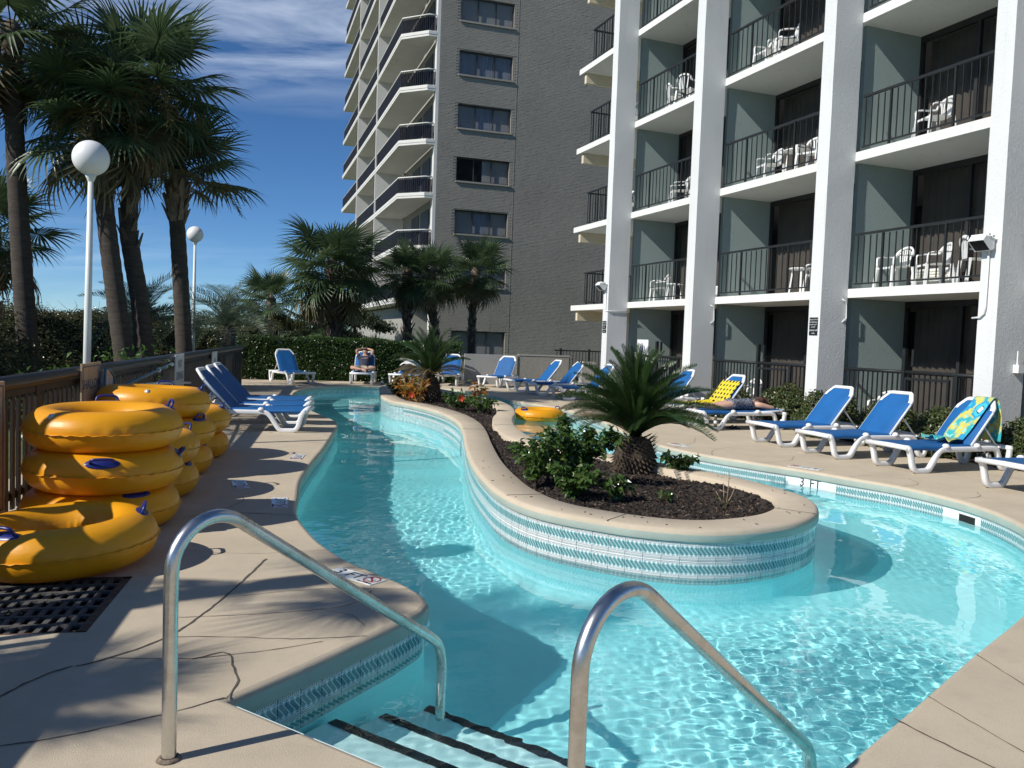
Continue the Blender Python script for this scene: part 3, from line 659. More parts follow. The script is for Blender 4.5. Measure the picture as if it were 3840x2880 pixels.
# poster on the patio
ps = empty('patio_sign', mtx=hm(-5.85, -0.30, 1.10)); tag(ps, 'white board with a dark peaked emblem behind the sago palm', 'sign')
MB().box((0, 0, 0.33), (0.66, 0.02, 0.66)).build('board', mat('white board', (0.80, 0.82, 0.82), 0.4, 0.03), ps)
q = MB(); M_navy = mat('navy print', (0.02, 0.03, 0.10), 0.5, 0.1)
def tri(pts): q.add([(x, 0.013, z) for x, z in pts] + [(x, 0.011, z) for x, z in pts], [tuple(range(len(pts))), tuple(range(2 * len(pts) - 1, len(pts) - 1, -1))] + [(i, len(pts) + i, len(pts) + (i + 1) % len(pts), (i + 1) % len(pts)) for i in range(len(pts))])
for sg in (-1, 1):
    tri([(sg * 0.06, 0.50), (sg * 0.09, 0.50), (sg * 0.24, 0.12), (sg * 0.20, 0.12)])
    tri([(sg * 0.11, 0.46), (sg * 0.125, 0.46), (sg * 0.27, 0.14), (sg * 0.25, 0.14)])
    tri([(sg * 0.0, 0.56), (sg * 0.05, 0.42), (sg * 0.17, 0.02), (sg * 0.085, 0.02), (sg * 0.06, 0.24), (sg * 0.0, 0.34)])
tri([(-0.018, 0.30), (0.018, 0.30), (0.02, 0.06), (-0.02, 0.06)])
q.build('emblem', M_navy, ps)

# ------------------------------------------------------------------ grey brick tower: frame (t along the brick wall, o out over the balconies, d receding, z)
TC = Vector((-4.22, 42.8, 0)); TD = Vector((0.950, 0.311, 0)).normalized(); DD = Vector((-0.311, 0.950, 0)).normalized()
tm = Matrix((TD, DD, Vector((0, 0, 1)))).transposed().to_4x4(); tm.translation = TC
tower = empty('brick_tower', mtx=tm); tag(tower, 'tall grey painted brick apartment tower with white balconies', 'building')
M_mort = mat('grey mortar paint', (0.235, 0.218, 0.19), 0.9, 0.08, 3)
M_brick = mat('grey painted brick', (0.300, 0.278, 0.240), 0.75, 0.10, 0.35, 0.3, 40, rnd=0.06)
M_twhite = mat('tower white paint', (0.64, 0.63, 0.59), 0.7, 0.05, 1.5)
M_tgrey = mat('tower balcony wall', (0.30, 0.295, 0.27), 0.85, 0.06, 2.0)
M_screen = mat('dark balcony screen', (0.035, 0.035, 0.045), 0.5, 0.2, 5)
FF = 2.69; WIN = [(1.02, 3.88, 6.98 + FF * k, 8.20 + FF * k) for k in range(-1, 6)] + [(1.02, 3.95, 0.70, 1.95)]
TW, THt = 14.0, 22.0
q = MB()                                        # wall built round its window openings
zs = sorted({-0.5, THt} | {w[2] for w in WIN} | {w[3] for w in WIN})
for z0, z1 in zip(zs, zs[1:]):
    h = [w for w in WIN if w[2] < (z0 + z1) / 2 < w[3]]
    for (a, b) in ([(0, h[0][0]), (h[0][1], TW)] if h else [(0, TW)]): q.box(((a + b) / 2, 0.15, (z0 + z1) / 2), (b - a, 0.30, z1 - z0))
q.build('wall', M_mort, tower)
BW, BH, J = 0.203, 0.064, 0.0115; bricks = []
row = 0; z = -0.2
while z < 20.6:
    x = 0.003 - (BW + J) / 2 * (row % 2); x1_ = 10.2
    while x < x1_:
        a, b = max(x, 0.003), min(x + BW, TW); zc = z
        if b - a > 0.05 and not any(a < w[1] + 0.004 and b > w[0] - 0.004 and zc < w[3] + 0.004 and zc + BH > w[2] - 0.09 for w in WIN) and not (4.10 < (a + b) / 2 < 4.16 and False):
            bricks.append((a, b, zc))
        x += BW + J
    row += 1; z += BH + J
B = np.array(bricks); cen = np.array([[*(TC + TD * ((a + b) / 2))[:2], zc] for a, b, zc in bricks]); dist = np.linalg.norm(cen - np.array([0, 0, 1.65]), axis=1)
vis = (B[:, 0] > 0.6) & (B[:, 0] < 6.5) & (B[:, 1] - B[:, 0] > 0.19) & (B[:, 2] > 2.0) & (B[:, 2] < 4.1); order = np.argsort(np.where(vis, dist, 1e6)); single = set(order[:290].tolist())
brick_me = MB().box((0, -0.006, BH / 2), (BW, 0.014, BH)).mesh('brick', M_brick)
Vb = []; n_ = 0
for i, (a, b, zc) in enumerate(bricks):
    pr = 0.012 + rng.uniform(-0.004, 0.005)
    if i in single: obj('brick', brick_me, tower, ((a + b) / 2, rng.uniform(-0.003, 0.002) - 0.004, zc))
    else:
        tw_ = rng.uniform(-0.0025, 0.0025); Vb += [(a, -pr - tw_, zc), (b, -pr + tw_, zc), (b, -pr + tw_, zc + BH), (a, -pr - tw_, zc + BH), (a, 0.002, zc), (b, 0.002, zc), (b, 0.002, zc + BH), (a, 0.002, zc + BH)]; n_ += 1
o8 = np.arange(n_)[:, None, None] * 8; Fb = (o8 + np.array([[0, 1, 2, 3], [0, 4, 5, 1], [3, 2, 6, 7], [0, 3, 7, 4], [1, 5, 6, 2]])[None]).reshape(-1, 4)
stuff(obj('brickwork', np_mesh('brickwork', Vb, Fb, M_brick), tower))
M_wframe = mat('dark window frame', (0.035, 0.035, 0.036), 0.5, 0.1)
M_blind = [mat('pale blind', (0.50, 0.51, 0.49), 0.9, 0.10, 1.2), mat('curtain blue grey', (0.38, 0.43, 0.50), 0.9, 0.40, 6, vscale=(7, 1, 0.2)), mat('dark room', (0.02, 0.02, 0.024), 0.9, 0.2)]
M_wglass = glass_mat('window glass', (0.92, 0.92, 0.93), 0.86)
sill_me = MB().box((0, -0.03, 0), (2.95, 0.12, 0.085)).mesh('sill', M_brick)
for wi, (a, b, z0, z1) in enumerate(WIN):
    w, h = b - a, z1 - z0; f = MB(); y = 0.16
    for x in (a + 0.025, a + w / 3, a + 2 * w / 3, b - 0.025): f.bar((x, y, z0), (x, y, z1), 0.055, 0.05, up=(1, 0, 0))
    f.bar((a, y - 0.003, z0 + 0.03), (b, y - 0.003, z0 + 0.03), 0.06, 0.06); f.bar((a, y - 0.003, z1 - 0.03), (b, y - 0.003, z1 - 0.03), 0.06, 0.06)
    wo_ = f.build('window', M_wframe, tower)
    for k in range(3):
        x0, x1 = a + w * k / 3, a + w * (k + 1) / 3; MB().box(((x0 + x1) / 2, y + 0.01, (z0 + z1) / 2), (w / 3 - 0.05, 0.006, h - 0.1)).build('pane', M_wglass, wo_)
        dk = {2: (2, 2, 0), 4: (1, 1, 1), 3: (0, 1, 0), 1: (0, 1, 0)}.get(wi, (0, 0, 0))[k]
        if wi == 2 and k == 1: MB().box((x0 + w / 12 * 1, y + 0.09, (z0 + z1) / 2), (w / 6, 0.01, h - 0.08)).build('blind', M_blind[2], wo_); MB().box((x0 + w / 4, y + 0.09, (z0 + z1) / 2), (w / 6, 0.01, h - 0.08)).build('blind', M_blind[0], wo_)
        else: MB().box(((x0 + x1) / 2, y + 0.09, (z0 + z1) / 2), (w / 3 - 0.01, 0.01, h - 0.08)).build('blind', M_blind[dk], wo_)
    obj('sill', sill_me, tower, ((a + b) / 2, 0, z0 - 0.045))
MB().box((4.13, -0.018, 10), (0.02, 0.012, 19.0)).build('control_joint', M_mort, tower)
MB().box((-0.09, 0.2, 10), (0.16, 0.42, 20.5)).build('corner_pier', M_twhite, tower)
# balconies down the long side: white fascia with a chamfered end, dark screen, white top rail
SL = [3.56 + FF * k for k in range(11)]
outl = [(-0.18, 0.0), (-0.60, 0.0), (-1.80, 1.13), (-1.80, 26.9), (-0.18, 26.9)]
MB().box((0.08, 13.2, 15.5), (0.16, 25.8, 32)).build('long_wall', M_tgrey, tower)
for k, z in enumerate(SL):
    MB().prism(outl, z - 0.27, z).build('balcony_slab', M_twhite, tower)
    q = MB(); q.prism([(-0.17, -0.015), (-0.615, -0.015), (-1.815, 1.12), (-1.815, 26.92), (-1.79, 26.92), (-1.79, 1.135), (-0.60, 0.01), (-0.17, 0.01)], z - 0.16, z - 0.05); q.build('fascia_band', M_twhite, tower)
    pth = [(-0.2, 0.05), (-0.58, 0.05), (-1.74, 1.15), (-1.74, 26.8)]
    q = MB(); q.tube([(x, y, z + 0.80) for x, y in pth], 0.035, 6); q.build('top_rail', M_twhite, tower)
    q = MB()
    for (p, r_) in zip(pth, pth[1:]):
        L = math.dist(p, r_); n = int(L / 0.12)
        for j in range(n): x, y = p[0] + (r_[0] - p[0]) * j / n, p[1] + (r_[1] - p[1]) * j / n; q.box((x, y, z + 0.40), (0.022, 0.022, 0.74))
    stuff(q.build('railing_bars', M_screen, tower))
    q = MB(); q.prism([(-0.2, 0.085), (-0.565, 0.085), (-1.705, 1.165), (-1.705, 26.8), (-1.69, 26.8), (-1.69, 1.18), (-0.55, 0.10), (-0.2, 0.10)], z + 0.06, z + 0.70); q.build('screen', glass_mat('smoked screen %d' % k, (0.50, 0.50, 0.54), 0.85), tower)
    for d in (8.9, 17.6): MB().box((-0.92, d, z + (FF - 0.27) / 2), (1.80, 0.16, FF - 0.275)).build('fin', M_twhite, tower)
    for d0 in (1.6, 4.2, 10.5, 13.5, 19.5, 22.5):
        MB().box((-0.015, d0 + 1.0, z + 1.06), (0.05, 2.0, 2.1)).build('balcony_door', M_wframe, tower)
MB().box((-0.45, 13.5, 1.4), (0.8, 25.0, 3.6)).build('ground_storey', M_tgrey, tower)
# ------------------------------------------------------------------ depth markers let into the deck
def marker(c, ax, label, big=True):
    """c centre, ax reading direction"""
    e = empty('depth_marker', mtx=frame((c[0], c[1], 0.002), (ax[0], ax[1], 0))); tag(e, label, 'depth marker', 'depth markers set in the deck')
    w = 0.150
    for k in range(3): MB().box(((k - 1) * 0.152, 0, 0.0015), (w, 0.150, 0.005)).build('tile', M_wtile, e)
    for t, x, sz in (('3', -0.152, 0.15), ('FT', 0.0, 0.135)): obj('lettering', text_mesh(t, sz, M_ink), e, (x, 0, 0.0052))
    q = MB(); q.lathe([(0.052, 0.0048), (0.052, 0.0062), (0.062, 0.0062), (0.062, 0.0048)], 28, (0.152, 0.012, 0)); q.bar((0.115, 0.049, 0.0058), (0.189, -0.025, 0.0058), 0.011, 0.0012); q.build('no_diving_ring', M_red, e)
    q = MB(); q.bar((0.125, 0.03, 0.0052), (0.165, 0.0, 0.0052), 0.011, 0.0012); q.bar((0.165, 0.0, 0.0052), (0.180, 0.02, 0.0052), 0.008, 0.0012); q.bar((0.12, -0.02, 0.0052), (0.19, -0.02, 0.0052), 0.006, 0.0012); q.lathe([(0, 0.0058), (0.010, 0.0058), (0.010, 0.0048)], 10, (0.118, 0.04, 0)); q.build('diver_mark', M_ink, e)
    obj('lettering', text_mesh('NO DIVING', 0.026, M_ink), e, (0.152, -0.062, 0.0052))
marker((-1.02, 5.55), (0.80, -0.60), 'white 3 FT depth marker behind the near handrail')
marker((-2.19, 7.88), (0.26, -0.965), 'white 3 FT depth marker where the pool bulges towards the yellow tubes')
marker((-2.78, 10.80), (0.12, -0.99), 'white 3 FT depth marker nearest to the row of three loungers')
marker((-2.86, 8.75), (0.4, -0.92), 'worn white depth marker beside the shadow of the stacked tubes')
marker((4.12, 11.45), (-0.70, 0.71), 'white depth marker on the right deck in front of the second lounger')
marker((2.80, 13.55), (-0.52, 0.85), 'white depth marker on the right deck just right of the sago palm')

# ------------------------------------------------------------------ fence with round top rail along the left
M_wood = mat('dark brown fence', (0.014, 0.0095, 0.007), 0.6, 0.35, 3, 0.4, 30, vscale=(6, 6, 0.5), rnd=0.2)
M_rail = mat('dark grey rail', (0.026, 0.028, 0.031), 0.40, 0.25, 3, 0.2, 25)
FD = Vector((-0.215, 1, 0)).normalized(); FN = Vector((FD.y, -FD.x, 0))
def fx(y): return -2.72 - 0.215 * y
def fm_(y, off=0.0, z=0.0): return frame(Vector((fx(y), y, z)) + FN * off, FD)       # x along the fence, y to the left (away from the pool)
fence = empty('pool_fence', mtx=fm_(-3.0)); tag(fence, 'long dark brown slat fence with a thick round top rail at the left', 'fence')
FLn = 27.3 / FD.y
MB().tube([(0, 0, 1.135), (FLn, 0, 1.135)], 0.062, 14).build('top_rail', M_rail, fence)
MB().bar((0, 0.012, 1.045), (FLn, 0.012, 1.045), 0.05, 0.055).build('upper_board', M_wood, fence)
MB().bar((0, 0.03, 0.16), (FLn, 0.03, 0.16), 0.035, 0.07).build('lower_board', M_wood, fence)
sl_me = MB().box((0, 0, 0.54), (0.062, 0.022, 0.98)).mesh('slat', M_wood); po_me = MB().box((0, 0.03, 0.55), (0.11, 0.10, 1.10)).mesh('post', M_wood)
n = int(FLn / 0.142)
for k in range(n):
    x = k * 0.142
    if k % 17 == 8: obj('post', po_me, fence, (x, 0, 0))
    else: obj('slat', sl_me, fence, (x, rng.uniform(-0.004, 0.004), 0))
M_tan = mat('weathered sign board', (0.46, 0.37, 0.25), 0.7, 0.12, 5, dirt=(0.30, 0.22, 0.13), ds=6)
M_signw = mat('old white sign', (0.62, 0.63, 0.60), 0.6, 0.10, 6, dirt=(0.42, 0.42, 0.38), ds=5)
M_bluetxt = mat('faded blue lettering', (0.05, 0.07, 0.13), 0.6, 0.3, 30)
def board(y, z, w, h, m, label, lines, border=True, turn=0.0, size=0.1):
    e = empty('fence_sign', mtx=fm_(y, 0.075, z) @ Matrix.Rotation(turn, 4, 'Z')); tag(e, label, 'sign', 'signs hung on the pool fence')
    MB().box((0, 0, 0), (w, 0.016, h)).build('board', m, e)
    if border:
        q = MB(); a, b = w / 2 - 0.035, h / 2 - 0.035
        for p, r_ in (((-a, b), (a, b)), ((-a, -b), (a, -b)), ((-a, -b), (-a, b)), ((a, -b), (a, b))): q.bar((p[0], -0.0095, p[1]), (r_[0], -0.0095, r_[1]), 0.004, 0.012, up=(0, 1, 0) if False else (1, 0, 0) if p[0] == r_[0] else (0, 0, 1))
        q.build('border', M_bluetxt, e)
    for t, z_, s_ in lines: obj('lettering', text_mesh(t, s_, M_bluetxt), e, mtx=Matrix.Translation((0, -0.0095, z_)) @ Matrix.Rotation(PI / 2, 4, 'X'))
    return e
board(6.30, 0.64, 0.60, 1.06, M_tan, 'tall tan notice board with a dark ruled border at the left edge of the photo', [('POOL', 0.30, 0.16), ('RULES', 0.14, 0.14)] + [(t, -0.02 - 0.075 * i, 0.05) for i, t in enumerate(('NO LIFEGUARD', 'ON DUTY', 'NO GLASS', 'NO RUNNING', 'NO DIVING'))])
board(8.97, 0.80, 0.72, 0.86, M_tan, 'tan SHALLOW WATER sign behind the skimmer net', [('SHALLOW', 0.20, 0.15), ('WATER', -0.06, 0.16), ('NO DIVING', -0.27, 0.09)])
board(14.1, 0.80, 0.80, 0.78, M_signw, 'white NO DIVING sign on the fence beside the three loungers', [('NO', 0.22, 0.20), ('DIVING', 0.02, 0.19), ('SHALLOW WATER', -0.22, 0.08)], False)
board(18.2, 0.78, 0.75, 0.72, M_signw, 'plain white sign on the fence behind the row of three loungers', [('NO', 0.16, 0.16), ('RUNNING', -0.05, 0.14)], False)

# leaf skimmer and poles hung on the fence
M_teal2 = mat('teal pole', (0.03, 0.15, 0.22), 0.35, 0.1, 5); M_alu = mat('white pole', (0.62, 0.66, 0.65), 0.35, 0.1, 5, metal=0.2); M_net = mat('white net bag', (0.55, 0.56, 0.58), 0.8, 0.2, 14, 0.6, 40)
sk = empty('leaf_skimmer', mtx=fm_(9.62, 0.16, 0)); tag(sk, 'leaf skimmer with a white net bag and a long teal pole hung on the fence', 'pool skimmer')
rim = [(-0.42, 0.0, 1.16), (-0.22, 0.0, 1.13), (-0.05, 0.0, 1.05), (0.0, 0.0, 0.92), (-0.02, 0.0, 0.78), (-0.10, 0.0, 0.64), (-0.36, 0.0, 0.60), (-0.46, 0.0, 0.85)]
MB().tube([(x, 0, z) for x, y, z in rim], 0.014, 6, closed=True).build('net_rim', M_teal2, sk)
q = MB(); n = len(rim); cxx, czz = -0.24, 0.86; rings = []
for t, d in ((1, 0.0), (0.8, 0.05), (0.5, 0.085), (0.15, 0.07)): rings.append([(cxx + (x - cxx) * t, d + 0.012 * math.sin(7 * i + 5 * t), czz + (z - czz) * t) for i, (x, y, z) in enumerate(rim + rim[:1])])
q.grid(rings); q.build('net_bag', M_net, sk)
MB().tube([(-0.01, 0.0, 0.90), (3.35, 0.02, 1.05)], [0.019, 0.019], 8).build('pole', M_teal2, sk)
MB().tube([(2.55, 0.02, 1.014), (3.52, 0.021, 1.057)], 0.0215, 8).build('pole_sleeve', M_alu, sk); q = MB(); q.sphere((3.54, 0.02, 1.058), 0.035, 8, 6); q.sphere((2.55, 0.02, 1.014), 0.036, 8, 6); q.build('pole_cap', M_alu, sk)
pl = empty('telescopic_pole', mtx=fm_(9.75, 0.13, 0)); tag(pl, 'long white pole hung level on the fence below the skimmer pole', 'pole')
MB().tube([(0, 0, 0.86), (1.2, 0, 0.86), (3.0, 0.0, 0.79), (5.2, 0, 0.66)], 0.020, 8).build('pole_tube', M_alu, pl)
sm = empty('folded_stool', mtx=fm_(11.2, 0.18, 0)); tag(sm, 'small white folding stand behind the farther tubes', 'stand')
q = MB(); q.tube([(-0.16, 0, 0.02), (0.0, 0, 0.86)], 0.016, 6); q.tube([(0.16, -0.02, 0.02), (0.0, -0.02, 0.86)], 0.016, 6); q.build('legs_pair', M_alu, sm)

# globe lamps
M_globe = mat('frosted globe', (0.80, 0.80, 0.79), 0.35, 0.03, 2); M_pole = mat('white lamp post', (0.72, 0.75, 0.71), 0.4, 0.05, 2)
def lamp(x, y, zc, label, lean=(0, 0), r=0.225):
    e = empty('globe_lamp', (x + lean[0], y, -0.06)); tag(e, label, 'street lamp', 'globe lamps beyond the pool fence')
    MB().tube([(0, 0, 0), (-lean[0] * 0.5, 0, zc * 0.5), (-lean[0], 0, zc - r * 0.9)], [0.052, 0.046, 0.034], 12).build('post', M_pole, e)
    MB().lathe([(0.035, zc - r - 0.02), (0.055, zc - r + 0.03), (0.075, zc - r + 0.072), (0.0, zc - r + 0.08)], 16, (-lean[0], 0, 0)).build('collar', M_pole, e)
    MB().sphere((-lean[0], 0, zc + 0.06), r, 28, 18).build('globe', M_globe, e)
lamp(-5.57, 10.9, 3.80, 'white globe lamp on a tall post in front of the palms, the nearer one', (-0.05, 0))
lamp(-9.10, 23.6, 4.28, 'white globe lamp farther away behind the palm trunks', (-0.02, 0))
lamp(-6.0, 4.75, 3.95, 'white globe lamp outside the left edge, casting a round shadow on the pool floor')

# handrails at the pool steps
def steel():
    m, nt, b = mat_new('brushed steel'); co = coord(nt)
    c = mixc(nt, ramp(nt, noise(nt, co, 7, 6, 0.7), 0.48, 0.75), (0.66, 0.655, 0.63), (0.42, 0.38, 0.33)); nt.links.new(c, b.inputs['Base Color']); b.inputs['Metallic'].default_value = 1.0
    nt.links.new(ramp(nt, noise(nt, co, 11, 4), 0.2, 0.9), b.inputs['Roughness']); b.inputs['Roughness'].default_value = 0.3
    mr = nt.nodes.new('ShaderNodeMapRange'); mr.inputs[3].default_value = 0.16; mr.inputs[4].default_value = 0.42; nt.links.new(noise(nt, co, 12, 4), mr.inputs[0]); nt.links.new(mr.outputs[0], b.inputs['Roughness']); return m
M_steel = steel()
def handrail(base, end, label, zend, zb, knee, r_=0.19, top=0.91):
    e = empty('handrail', (base[0], base[1], 0)); tag(e, label, 'handrail', 'steel handrails at the pool steps')
    d = Vector((end[0] - base[0], end[1] - base[1], 0)); L = d.length; d.normalize(); P = lambda t, z: d * t + Vector((0, 0, z)); pts = [P(0, -0.02), P(0, 0.35), P(0, 0.66)]
    for k in range(1, 9): a = PI - (PI - rad(90) + math.atan((0.863 - knee - 0.09) / (L - 0.44))) * k / 8 ; pts.append(P(r_ + r_ * math.cos(a), top - r_ + r_ * math.sin(a)))
    pts += [pts[-1].lerp(P(L - 0.10, knee + 0.075), f_) for f_ in (0.1, 0.3, 0.6, 0.9)] + [P(L - 0.10, knee + 0.075), P(L - 0.03, knee + 0.01), P(L, knee - 0.10), P(L, knee - 0.25), P(L, zb)]
    caustic(MB().tube(crspline(pts, 0.035), 0.0275, 18).build('rail', M_steel, e))
    q = MB(); q.lathe([(0.030, 0.0), (0.047, 0.001), (0.043, 0.008), (0.032, 0.013), (0.03, 0.013)], 16); q.build('floor_flange', mat('corroded flange ' + label[:4], (0.17, 0.13, 0.10), 0.8, 0.5, 60, 0.8, 60), e)
handrail((-1.26, 3.08), (-0.33, 4.43), 'curved steel handrail at the left side of the pool steps', 0.03, -0.70, -0.035)
handrail((0.235, 2.44), (1.40, 3.62), 'curved steel handrail at the right side of the pool steps', -0.05, -0.70, -0.15, 0.215, 0.865)

# drain grate over the pit
M_rust = mat('rusty iron', (0.10, 0.060, 0.040), 0.85, 0.5, 25, 0.6, 60, dirt=(0.17, 0.085, 0.045), ds=12); M_castiron = mat('worn cast iron', (0.085, 0.08, 0.075), 0.75, 0.3, 20, 0.5, 70, dirt=(0.035, 0.028, 0.024), ds=10)
gr = empty('drain_grate', mtx=frame(g0, gv, z=(0, 0, 1))); tag(gr, 'slotted iron drain grate with a rusty rim by the fence', 'drain grate')
# x runs towards the fence, y towards the camera
q = MB()
for a, b in (((0, -GL), (GW, -GL)), ((0, 0), (GW, 0)), ((0, 0), (0, -GL)), ((GW, 0), (GW, -GL))): q.bar((a[0], a[1], -0.012), (b[0], b[1], -0.012), 0.055 if a[0] != b[0] else 0.11, 0.018)
q.build('rim', M_rust, gr)
rows = 7
for r_ in range(rows + 1):
    y = -GL + GL * r_ / rows
    if 0 < r_ < rows: MB().bar((0.05, y, -0.010), (GW - 0.05, y, -0.010), 0.030, 0.016).build('cross_bar', M_castiron, gr)
web = MB().bar((0, 0, -0.0125), (0, GL / rows - 0.012, -0.0125), 0.030, 0.016, up=(0, 0, 1)).mesh('web', M_castiron)
for r_ in range(rows):
    for k in range(1, 19): obj('web', web, gr, (0.05 + k * 0.0705, -GL + GL * r_ / rows + 0.006, 0))
MB().add([(-0.1, 0.1, -0.22), (GW + 0.1, 0.1, -0.22), (GW + 0.1, -GL - 0.1, -0.22), (-0.1, -GL - 0.1, -0.22)], [(3, 2, 1, 0)]).build('pit_floor', M_pit, gr)
q = MB(); q.add([(0, 0, -0.002), (GW, 0, -0.002), (GW, -GL, -0.002), (0, -GL, -0.002), (0, 0, -0.23), (GW, 0, -0.23), (GW, -GL, -0.23), (0, -GL, -0.23)], [(0, 1, 5, 4), (1, 2, 6, 5), (2, 3, 7, 6), (3, 0, 4, 7)]); q.build('pit_wall', M_pit, gr)

# ------------------------------------------------------------------ yellow swim tubes
def vinyl():
    m, nt, b = mat_new('yellow vinyl'); co = coord(nt); c = mixc(nt, ramp(nt, noise(nt, co, 2.2, 4), 0.3, 0.7), (0.76, 0.315, 0.006), (0.84, 0.375, 0.009)); nt.links.new(c, b.inputs['Base Color'])
    b.inputs['Roughness'].default_value = 0.40; b.inputs['Specular IOR Level'].default_value = 0.45; bump(nt, b, noise(nt, coord(nt, 'Object', (1, 1, 3)), 5.0, 3, 0.5), 0.25, 0.02); b.inputs['Subsurface Weight'].default_value = 0.0
    t = nt.nodes.new('ShaderNodeBsdfTranslucent'); nt.links.new(c, t.inputs[0]); x = nt.nodes.new('ShaderNodeMixShader'); x.inputs[0].default_value = 0.10; nt.links.new(b.outputs[0], x.inputs[1]); nt.links.new(t.outputs[0], x.inputs[2]); nt.links.new(x.outputs[0], nt.nodes['Material Output'].inputs[0]); return m
M_vinyl = vinyl(); M_hblue = mat('blue handle', (0.012, 0.022, 0.16), 0.35, 0.1, 8); M_valve = mat('clear valve', (0.6, 0.6, 0.55), 0.3, 0.1)
def tube_meshes():
    Rm, r = 0.433, 0.167; q = MB(); rows = []; N1, N2 = 150, 26
    for i in range(N1 + 1):
        a = 2 * PI * i / N1; row = []
        for j in range(N2 + 1):
            b = 2 * PI * j / N2; rr = r * (1 - 0.02 * math.cos(2 * b))
            pl_ = math.exp(-((math.sin(b)) / 0.20) ** 2) * (0.0075 * math.sin(a * 34 + 2 * math.sin(a * 3)) * (0.6 + 0.6 * math.sin(a * 5)))           # pleats by the seams
            row.append(((Rm + (rr + pl_) * math.cos(b)) * math.cos(a), (Rm + (rr + pl_) * math.cos(b)) * math.sin(a), (rr * 0.97) * math.sin(b)))
        rows.append(row)
    q.grid(rows); ring = q.mesh('ring', M_vinyl)
    bm = bmesh.new(); bm.from_mesh(ring); bmesh.ops.remove_doubles(bm, verts=bm.verts, dist=1e-5); bmesh.ops.recalc_face_normals(bm, faces=bm.faces); bm.to_mesh(ring); bm.free()
    q = MB(); N = 220; vs = []
    for i in range(N):
        a = 2 * PI * i / N; w = 0.004 * math.sin(a * 37) + 0.002 * math.sin(a * 61); R0, R1 = Rm + r * 1.0 - 0.006, Rm + r + 0.013
        vs += [(R0 * math.cos(a), R0 * math.sin(a), w * 0.3 + 0.002), (R1 * math.cos(a), R1 * math.sin(a), w + 0.001), (R1 * math.cos(a), R1 * math.sin(a), w - 0.001), (R0 * math.cos(a), R0 * math.sin(a), w * 0.3 - 0.002)]
    q.add(vs, [(4 * i + t, 4 * i + t + 1, 4 * ((i + 1) % N) + t + 1, 4 * ((i + 1) % N) + t) for i in range(N) for t in range(3)], True); seam = q.mesh('seam', M_vinyl)
    h = MB(); h.tube(crspline([(-0.085, 0, 0.0), (-0.083, 0, 0.035), (-0.06, 0, 0.058), (0, 0, 0.062), (0.06, 0, 0.058), (0.083, 0, 0.035), (0.085, 0, 0.0)], 0.012), 0.011, 8)
    hp = MB(); hp.lathe([(0, 0.009), (0.85, 0.006), (1.0, -0.004)], 20); hp.v = [(x * 0.125, y * 0.048, z) for x, y, z in hp.v]
    va = MB(); va.lathe([(0, 0.014), (0.011, 0.014), (0.016, 0.004), (0.03, 0.001), (0.03, -0.003)], 12)
    return ring, seam, h.mesh('handle', M_hblue), hp.mesh('handle_pad', M_hblue), va.mesh('valve', M_valve), Rm, r
RING, SEAM, HND, HPAD, VALVE, TRm, Trr = tube_meshes()
def swim_tube(x, y, z, label, rz=0.0, tilt=(0, 0), group='yellow tubes stacked by the fence', hands=(0.0, PI), va=1.2, hel=68):
    e = empty('swim_tube', mtx=Matrix.Translation((x, y, z)) @ Euler((tilt[0], tilt[1], rz)).to_matrix().to_4x4()); tag(e, label, 'swim tube', group)
    obj('ring', RING, e); obj('seam', SEAM, e)
    for a in hands:
        b = rad(hel); out = Vector((math.cos(a), math.sin(a), 0)); p = out * (TRm + Trr * math.cos(b)) + Vector((0, 0, Trr * 0.97 * math.sin(b))); nrm = (out * math.cos(b) + Vector((0, 0, math.sin(b)))); tng = Vector((-math.sin(a), math.cos(a), 0))
        h = obj('handle', HND, e, mtx=frame(p - nrm * 0.004, tng, z=nrm)); obj('handle_pad', HPAD, h)
    b = rad(55); out = Vector((math.cos(va), math.sin(va), 0)); obj('valve', VALVE, e, mtx=frame(out * (TRm + Trr * math.cos(b)) + Vector((0, 0, Trr * 0.97 * math.sin(b))), Vector((-math.sin(va), math.cos(va), 0)), z=out * math.cos(b) + Vector((0, 0, math.sin(b))))); return e
swim_tube(-3.36, 6.80, 0.165, 'bottom yellow tube of the nearest tall stack, half hidden behind the front tube', 0.4, hands=(-1.0, 2.2))
swim_tube(-3.33, 6.78, 0.490, 'middle yellow tube of the nearest tall stack, its dark handle facing the camera', 0.0, (0, 0.01), hands=(-1.15, 2.6, 0.4), hel=40)
swim_tube(-3.35, 6.82, 0.812, 'top yellow tube of the nearest tall stack, beside the left sign board', 0.0, (0.02, 0), hands=(0.55, 2.0), va=-1.9)
swim_tube(-3.03, 5.60, 0.175, 'yellow tube lying alone in front on the drain grate, with two blue handles', 0.0, (0.02, -0.035), hands=(-1.80, 0.42), va=2.6)
swim_tube(-3.66, 8.02, 0.165, 'lower yellow tube of the two-tube pile right behind the nearest stack', 0.5, hands=(-0.3, 2.8))
swim_tube(-3.66, 8.04, 0.487, 'upper yellow tube of the two-tube pile right behind the nearest stack', 0.8, (0, 0.03), hands=(-0.05, 3.0))
swim_tube(-3.98, 9.28, 0.165, 'bottom yellow tube of the three-tube pile in the middle', 0.1, hands=(0.4, 2.9))
swim_tube(-3.95, 9.27, 0.488, 'second yellow tube of the three-tube pile, under the highest tube', 0.0, hands=(-0.2, 2.9))
swim_tube(-4.02, 9.30, 0.812, 'highest yellow tube behind the nearest stack, in front of the skimmer net', 0.0, (-0.03, 0.02), hands=(0.25, 1.75), va=-1.3)
swim_tube(-4.23, 10.56, 0.165, 'lower yellow tube of the farthest pile, next to the row of three loungers', 0.7, hands=(0.2, 3.0))
swim_tube(-4.21, 10.54, 0.488, 'upper yellow tube of the farthest pile, next to the row of three loungers', 0.2, hands=(0.05, 2.9))
